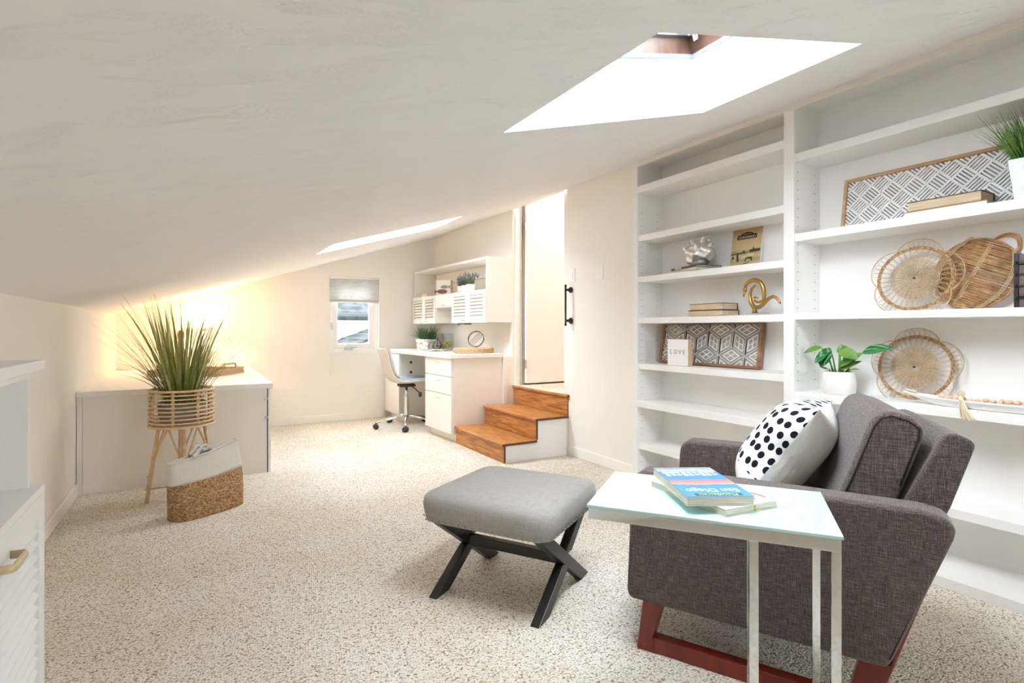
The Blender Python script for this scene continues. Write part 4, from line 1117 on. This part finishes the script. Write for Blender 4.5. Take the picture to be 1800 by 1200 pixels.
def hardback(name, label, loc, rz, lx, ly, t, cover, pages, group=None):
    b = thing(name, label, 'book', loc, rz, group)
    box(-lx/2, lx/2, -ly/2, ly/2, 0, .003).build('cover', cover, b)
    box(-lx/2, lx/2, -ly/2, ly/2, t-.003, t).build('cover', cover, b)
    box(lx/2-.003, lx/2, -ly/2, ly/2, .003, t-.003).build('spine', cover, b)
    box(-lx/2+.004, lx/2-.004, -ly/2+.004, ly/2-.004, .003, t-.003).build('pages', pages, b)
    return b
hardback('hardback_book', 'lower tan-paged hardback book in the pair left of the gold swan', (3.005, 2.472, 1.2055), 0, .165, .285, .040, M_coverbrown, M_page, 'pair of hardbacks by the swan')
hardback('hardback_book', 'upper brown-covered hardback book in the pair left of the gold swan', (3.005, 2.470, 1.2460), 0, .150, .272, .044, M_coverbrown, M_page, 'pair of hardbacks by the swan')
hardback('pale_grey_book', 'pale grey book at the bottom of the pair under the silver shell', (2.985, 2.60, 1.5125), -14, .20, .30, .020, mat('pale_grey_cover',(186,178,170),.5), M_pagew, 'books under the silver shell')
db = hardback('dark_book', 'thin dark-spined book directly under the silver shell', (2.985, 2.60, 1.5330), -14, .195, .295, .0135, mat('dark_brown_cover',(58,42,40),.5), M_page, 'books under the silver shell')
box(-.0985, -.0975, -.147, .147, 0, .0135).build('spine', bpy.data.materials['dark_brown_cover'], db)
for k in range(7): box(-.0992, -.0984, .09-.011*k, .098-.011*k, .004, .0095).build('spine_letter', M_white_card, db)
hardback('hardback_book', 'lower thin book under the thick one in front of the pale framed panel', (2.985, 1.135, 1.6485), 0, .15, .32, .024, M_covertan, M_white_card, 'books by the pale framed panel')
hardback('hardback_book', 'thick brown hardback book lying in front of the pale framed panel', (2.985, 1.140, 1.6730), 0, .135, .285, .046, M_coverbrown, M_page, 'books by the pale framed panel')

# silver conch shell
sh = thing('silver_shell', 'silver spiked conch shell ornament resting on the flat dark book', 'ornament', (2.985, 2.565, 1.547))
rs = random.Random(5)
def shell_fn(u, v):
    a = 2*math.pi*u; t = v
    r_ = .108*math.sin(min(1, t*.93+.07)*math.pi)**.55*(1-.22*t)+.004
    wob = 1+.07*math.sin(a*3+t*14)+.05*math.sin(a*7-t*9)
    return Vector((r_*wob*.85*math.cos(a), r_*wob*1.05*math.sin(a), .02+t*.165+.008*math.sin(a*2+t*6)))
sb_ = MB().grid(shell_fn, 40, 22, closeu=True)
sb_.build('body', M_silver, sh)
for k in range(11):
    a = k*1.15; t = .42+.05*k; t = min(t, .93); r_ = .085*(1.05-t)+.040
    b = Vector((r_*.8*math.cos(a), r_*1.05*math.sin(a), .02+t*.165)); d = Vector((.7*math.cos(a), .7*math.sin(a), .75)).normalized()
    MB().tube([b-d*.02, b+d*.016, b+d*.042], [.020,.013,.002], 7).build('spike', M_silver, sh)
MB().lathe([(.0,.0),(.05,0),(.06,.02),(.03,.045)], 12).build('lip', M_silver, sh)

# Coronado picture book, leaning on the back panel
cbk = thing('local_history_book', 'sepia Coronado picture book standing upright and leaning on the back of the shelf', 'book', (3.08, 2.288, 1.5125)); cbk.rotation_euler = (0, R(9), 0)
M_sep = band_mat('sepia_cover', [(.0,(122,106,80)),(.10,(210,196,150)),(.22,(176,156,116)),(.30,(216,198,156)),(.40,(160,140,104)),(.47,(212,190,144)),(.75,(206,176,128)),(1,(178,136,94))], .276, .12, axis=2)
box(-.002, 0, -.110, .110, 0, .276).build('cover', M_sep, cbk)
for q in cbk.children:
    for v_ in q.data.vertices: pass
cover = cbk.children[0]; 
for v_ in cover.data.vertices: v_.co.z -= .138
cover.location = (0, 0, .138)
box(0, .014, -.1085, .1095, .002, .274).build('pages', M_white_card, cbk); box(.014, .016, -.110, .110, 0, .276).build('cover', M_white_card, cbk)
M_lab = mat('dark_label', (40,22,22), .5)
lm = MB().prism([(-.072,.198),(.072,.198),(.072,.226),(.050,.228),(.03,.240),(0,.245),(-.03,.240),(-.050,.228),(-.072,.226)], 'x', -.0030, -.0021).build('title_label', M_lab, cbk)
text('title', 'CORONADO', .021, M_twine, cbk, frameM((-.0034,0,.210),(0,-1,0),(0,0,1)), .0002)
text('subtitle', 'IMAGES of America', .009, M_covertan, cbk, frameM((-.0034,0,.231),(0,-1,0),(0,0,1)), .0002, .8)
M_sil = mat('dark_sepia_print', (74,58,40), .6)
bp2 = MB()
def flatp(mb, poly): mb.prism(poly, 'x', -.0028, -.0021)
flatp(bp2, [(-.105,.108),(-.03,.104),(-.03,.122),(-.05,.124),(-.055,.142),(-.064,.124),(-.105,.126)])
flatp(bp2, [(-.03,.104),(.105,.098),(.105,.104),(.02,.110),(.018,.122),(.008,.124),(.006,.108)])
flatp(bp2, [(-.055,.045),(-.051,.075),(-.02,.078),(-.005,.074),(.0,.045),(-.006,.045),(-.010,.064),(-.040,.062),(-.048,.045)])
flatp(bp2, [(.046,.05),(.052,.098),(.060,.102),(.066,.096),(.060,.05)])
flatp(bp2, [(.08,.07),(.085,.088),(.098,.086),(.1,.07)])
flatp(bp2, [(.0,.03),(.03,.026),(-.03,.044),(-.04,.042)])
flatp(bp2, [(.04,.018),(.108,.016),(.108,.024),(.06,.024)])
bp2.build('beach_scene_print', M_sil, cbk)
bp3 = MB(); flatp(bp3, [(-.06,.078),(.03,.064),(.02,.082),(-.03,.096),(-.062,.096)]); flatp(bp3, [(.075,.055),(.078,.098),(.083,.098),(.086,.055)])
bp3.build('white_figure_print', mat('pale_sepia_print',(226,210,164),.6), cbk)

# gold swan
sw = thing('swan_figurine', 'abstract gold swan figurine on a clear block beside the hardback books', 'ornament', (2.985, 2.137, 1.2055))
def px(u, v): return Vector((0, -(u-1327)*.00385, (545-v)*.00350))
def path(pts, rad, n=28):
    P = [px(*p) for p in pts]; out = []; rr = []
    m = len(P)-1
    for i in range(n+1):
        t = i/n*m; k = min(int(t), m-1); f_ = t-k
        p0 = P[max(k-1,0)]; p1 = P[k]; p2 = P[k+1]; p3 = P[min(k+2,m)]
        out.append(.5*((2*p1)+(p2-p0)*f_+(2*p0-5*p1+4*p2-p3)*f_**2+(3*p1-p0-3*p2+p3)*f_**3))
        k2 = i/n*(len(rad)-1); a = min(int(k2), len(rad)-2); rr.append(rad[a]+(rad[a+1]-rad[a])*(k2-a))
    return out, rr
for nm, pts, rad in (('neck_wing', [(1308,498),(1309,491),(1316,485),(1326,483),(1335,487),(1341,498),(1342,512),(1341,519),(1334,522),(1327,521),(1324,516),(1327,513),(1331,515)], [.008,.012,.014,.012,.010,.007,.006,.005]),
                     ('body_tail', [(1327,492),(1320,499),(1317,510),(1319,522),(1325,530),(1333,531),(1341,526),(1349,518),(1358,514),(1365,518),(1370,526)], [.006,.010,.013,.013,.011,.009,.006])):
    o_, r_ = path(pts, rad); MB().tube(o_, r_, 12, flat=1).build(nm, M_gold, sw, smooth=True)
h = px(1308, 499); MB().ball(h, .011, .014, .017).build('head', M_gold, sw, smooth=True)
MB().tube([h+Vector((0,.0,-.008)), h+Vector((0,.008,-.03)), h+Vector((0,.010,-.045))], [.009,.006,.0025], 8).build('beak', M_gold, sw, smooth=True)
MB().tube([px(1326,531), px(1326,541)], [.010,.016], 10).build('foot', M_gold, sw, smooth=True)
box(-.035, .035, -.075, .04, 0, .014).build('clear_block', M_acrylic, sw, bevel=.002)

# pot of grass in galvanised metal
gg = thing('grass_in_metal_pot', 'bright green grass in a square galvanised pot at the right end of the upper shelf', 'plant', (2.962, .815, 1.6485), 4)
MB().add([(-.06,-.075,0),(.06,-.075,0),(.06,.075,0),(-.06,.075,0),(-.075,-.092,.165),(.075,-.092,.165),(.075,.092,.165),(-.075,.092,.165)],[(3,2,1,0),(0,1,5,4),(1,2,6,5),(2,3,7,6),(3,0,4,7),(4,5,6,7)]).build('pot', M_galv, gg, bevel=.003)
g_ = MB()
for k in range(520):
    x = rnd.uniform(-.06,.06); y = rnd.uniform(-.08,.08); a = math.atan2(y, x)+rnd.uniform(-.7,.7)
    g_.blade((x, y, .163), a, .05+.55*rnd.random()*(.3+abs(y)/.08), rnd.uniform(.14,.25), rnd.uniform(.004,.007), rnd.uniform(.1,.5), 4)
stuff(g_.build('grass', M_leafC, gg, smooth=True))

# large wicker tray
def discM(p, tilt, spin=0): return None
wt_ = thing('wicker_tray', 'large round brown wicker tray with a loop handle leaning behind the lace placemat', 'tray', (3.078, 1.085, 1.2085)); wt_.rotation_euler = (0, R(8), 0)
cz = .168; RR = .160
def onring(r_, a, x=0): return Vector((x, r_*math.cos(a), cz+r_*math.sin(a)))
MB().tube([onring(RR, 2*math.pi*i/60) for i in range(60)], .006, 8, closed=True).build('rim', M_rattan3, wt_, smooth=True)
rd = MB(); dv = Vector((math.cos(R(205)), math.sin(R(205)))); nv_ = Vector((-dv.y, dv.x))
for k in range(54):
    o_ = -RR+2*RR*(k+.5)/54; hl_ = math.sqrt(max(0, RR*RR-o_*o_))
    j = rnd.uniform(-.004,.004)
    a = (nv_*o_-dv*hl_); b = (nv_*(o_+j)+dv*hl_)
    rd.tube([(rnd.uniform(-.006,-.001), a.x, cz+a.y), (rnd.uniform(-.014,-.006), (a.x+b.x)/2, cz+(a.y+b.y)/2), (rnd.uniform(-.006,-.001), b.x, cz+b.y)], .0027, 5)
stuff(rd.build('rods', M_rattan3, wt_, smooth=True))
cb_ = MB()
for q in (-.42, .0, .42):
    for d_ in (-.006, 0, .006):
        pts = []
        for i in range(15):
            o_ = -RR*.93+1.86*RR*i/14; m_ = q*.16*2*(1-(o_/RR)**2*.45)+d_; p = nv_*o_+dv*m_
            pts.append((-.014+.0, p.x, cz+p.y))
        cb_.tube(pts, .0018, 5)
cb_.build('cross_binding', M_rattan, wt_, smooth=True)
for dr in (0, .012):
    pts = []
    for i in range(17):
        u = i/16; a = R(112+38*u); r_ = RR+(.042+dr)*math.sin(math.pi*u)**.8
        pts.append(onring(r_, a))
    MB().tube(pts, .0045, 7).build('handle', M_rattan3, wt_, smooth=True)

# lace placemats of thin rattan
M_rim = mat('braided_rattan_rim', (150,110,70), .6, var=((206,170,126), 90, (1,1,1), .4, .6))
def lace(name, label, loc, tilt, m, spin, group):
    t = thing(name, label, 'placemat', loc, 0, group); t.rotation_euler = (0, R(tilt), 0)
    cz = .158
    def P(r_, a, x=0): return Vector((x, r_*math.cos(a)*1.05, cz+r_*math.sin(a)))
    c = MB()
    for k in range(20): c.tube([P(.012+.0046*k, 2*math.pi*i/40, -.001-.001*(k % 2)) for i in range(40)], .0017 if k % 4 else .0021, 5, closed=True)
    for k in range(28):
        a = 2*math.pi*k/28+spin; c.tube([P(.010, a, -.004), P(.055, a, -.005), P(.103, a, -.003)], .0016, 5)
    stuff(c.build('woven_centre', m, t, smooth=True))
    for q in (0, 1, 2): MB().tube([P(.146+.0055*q, 2*math.pi*i/64, .001*math.sin(i*1.9+q)) for i in range(64)], .0030, 6, closed=True).build('rim', M_rim, t, smooth=True)
    lp = MB()
    for k in range(34):
        a = 2*math.pi*k/34; cc = P(.1245, a)
        ra = Vector((0, math.cos(a), math.sin(a))); ta = Vector((0, -math.sin(a), math.cos(a)))
        lp.tube([cc+ra*.021*math.cos(q)+ta*.015*math.sin(q)+Vector((-.002+.002*math.sin(q),0,0)) for q in [2*math.pi*i/14 for i in range(14)]], .0012, 4, closed=True)
    stuff(lp.build('loop_ring', m, t, smooth=True))
    for k in range(5):
        a0 = spin+2*math.pi*k/5+R(90)
        MB().tube([P(.158+.036*math.sin(math.pi*u)**.7, a0-R(36)+R(72)*u, -.003) for u in [i/18 for i in range(19)]], .0026, 6).build('scallop', m, t, smooth=True)
        l2 = MB()
        for q in range(5):
            a = a0+R(-14+7*q); cc = P(.172, a); ra = Vector((0, math.cos(a), math.sin(a))); ta = Vector((0, -math.sin(a), math.cos(a)))
            l2.tube([cc+ra*.015*math.cos(w)+ta*.012*math.sin(w) for w in [2*math.pi*i/12 for i in range(12)]], .0011, 4, closed=True)
        l2.build('scallop_loops', m, t, smooth=True)
    MB().lathe([(.006,0),(.006,.003)], 10, M=Matrix.Translation((-.004,0,cz)) @ Matrix.Rotation(R(-90),4,'Y')).build('eyelet', M_blackplastic, t)
    return t
lace('lace_placemat', 'pale rattan lace placemat leaning in front of the brown wicker tray', (3.005, 1.298, 1.2115), 9, M_rattan2, .1, 'rattan lace placemats')
lace('lace_placemat', 'pale rattan lace placemat leaning right of the striped-leaf plant', (3.062, 1.322, .7755), 9, M_rattan2, .0, 'rattan lace placemats')

# iron-bound dark wooden box at the frame's edge
ib = thing('iron_bound_box', 'dark wooden box with iron straps at the right end beside the wicker tray', 'box', (2.985, .80, 1.2085))
for k in range(5): box(-.055, .055, -.088, .090, .002+.044*k, .043+.044*k).build('plank', mat('weathered_plank',(120,102,96),.7,var=((92,78,74),12,(3,1,3),.35,.65)) if k == 0 else bpy.data.materials['weathered_plank'], ib, bevel=.002)
for y in (.080,): box(-.0605, .0605, y, y+.014, 0, .225).build('corner_iron', M_black, ib)
for k in range(4):
    z = .04+.048*k
    box(-.059, -.055, -.088, .08, z-.004, z+.004).build('strap', M_black, ib)
    MB().ball((-.061,.087,z), .007, nu=8, nv=5).build('rivet', M_black, ib, smooth=True); MB().ball((-.02,.096,z), .006, nu=8, nv=5).build('rivet', M_black, ib, smooth=True)

# striped-leaf plant in white pot
spn = thing('striped_leaf_plant', 'striped green leaf plant in a round white pot left of the lower lace placemat', 'plant', (2.975, 1.628, .7725))
MB().lathe([(.066,0),(.078,.012),(.081,.06),(.074,.118),(.070,.122),(.066,.118),(.064,.10)], 32).build('pot', M_pot, spn, smooth=True)
MB().lathe([(.063,.095),(.06,.105)], 20).build('soil', M_soil, spn)
def leaf(tip_dir, L, w, stem, cup=.25, droop=.5):
    d = Vector(tip_dir).normalized(); fc = Vector((-.70,-.25,.66)); sd = fc.cross(d).normalized(); nr = d.cross(sd)
    def fn(u, v):
        t = v; a = 2*u-1; ww = w*math.sin(math.pi*min(1,t*.97+.03))**.75*(1-.25*t)
        return d*(L*t)+sd*(a*ww*.5)+nr*(cup*ww*abs(a)*.5-droop*L*t*t*.5)
    return MB().grid(fn, 6, 10)
for i, (base, top, td, L, w, m) in enumerate((
    ((0,.02,.1),(-.03,.075,.245),(-.05,.9,-.12),.115,.050,M_leafE2),
    ((0,.015,.1),(-.02,.035,.245),(-.25,.35,-.75),.115,.085,M_leafE),
    ((0,.03,.1),(-.03,.045,.215),(-.25,.8,-.50),.085,.060,M_leafE),
    ((0,0,.1),(.02,.01,.215),(.0,-.2,.9),.055,.035,M_leafE2),
    ((0,-.02,.1),(-.01,-.01,.150),(-.15,-.75,.62),.135,.060,M_leafE2),
    ((0,-.01,.1),(-.02,-.015,.235),(-.25,-.85,-.22),.105,.080,M_leafE2),
    ((.01,-.02,.1),(.0,-.120,.225),(-.05,-.95,.36),.135,.070,M_leafE),
    ((.02,0,.1),(.05,.0,.21),(.3,.2,.4),.08,.06,M_leafE2),
    ((0,-.03,.1),(-.005,-.015,.13),(-.1,-.72,.5),.11,.040,M_leafE2),
    ((0,-.045,.1),(-.01,-.065,.135),(-.1,-.6,.15),.045,.014,M_leafE2),
    ((0,.04,.1),(-.01,.055,.13),(-.1,.6,.25),.035,.014,M_leafE2))):
    b = Vector(base); t_ = Vector(top)
    MB().tube([b, b*.5+t_*.5+Vector((0,0,.015)), t_], [.005,.004,.003], 6).build('stem', M_leafE2, spn, smooth=True)
    leaf(td, L, w, None).build('leaf', m, spn, smooth=True, loc=t_)

# long white bowl, bead garland and tassel
bw = thing('long_white_bowl', 'long narrow white bowl at the front of the shelf holding wooden beads', 'bowl', (2.925, .955, .7725))
def bowl(u, v):
    a = 2*math.pi*u; k = .35+.65*v; return Vector((.048*math.cos(a)*k, .345*math.sin(a)*(.55+.45*v), .004+.034*v**1.5+.016*abs(math.sin(a))**3*v))
o = MB().grid(bowl, 48, 6, closeu=True).add([Vector((.048*math.cos(2*math.pi*i/48)*.35, .345*math.sin(2*math.pi*i/48)*.55, .004)) for i in range(48)], [tuple(range(48))]).build('body', M_white_card, bw, smooth=True)
md = o.modifiers.new('solid','SOLIDIFY'); md.thickness = .004; md.offset = 1
gb = thing('bead_garland', 'string of pale wooden beads with a cream tassel draped over the long white bowl', 'garland', (2.925, .955, .7725))
for k in range(17):
    y = .185-.026*k; MB().ball((-.014+.006*math.sin(k*1.3), y, .040+.003*math.cos(k*2)), .0105, .0128, .0105, 10, 7).build('bead', M_bead, gb, smooth=True)
for k in range(9):
    y = -.02-.026*k; MB().ball((.010+.004*math.sin(k*1.7), y, .042), .0105, .0128, .0105, 10, 7).build('bead', M_bead, gb, smooth=True)
MB().ball((-.038,.105,.064), .015, nu=12, nv=8).build('bead', M_bead, gb, smooth=True)
MB().tube([(-.036,.105,.055),(-.06,.098,.045),(-.066,.09,.035)], .009, 8).build('tassel_knot', M_twine, gb, smooth=True)
ts = MB()
for k in range(46):
    a = rnd.random()*6.28; r_ = rnd.random()**.5
    ts.tube([(-.064+.006*r_*math.cos(a), .093+.008*r_*math.sin(a), .040), (-.070+.010*r_*math.cos(a), .083+.018*r_*math.sin(a), .0), (-.069+.012*r_*math.cos(a), .068+.032*r_*math.sin(a), -.045+.012*rnd.random())], .0014, 4)
stuff(ts.build('tassel', M_twine, gb))
tf = MB()
for k in range(22):
    a = rnd.random()*6.28; tf.tube([(.0,.285,.048),(-.01+.016*math.cos(a), .31+.02*math.sin(a), .056+.008*rnd.random())], .0013, 4)
tf.build('tassel_end', M_twine, gb)
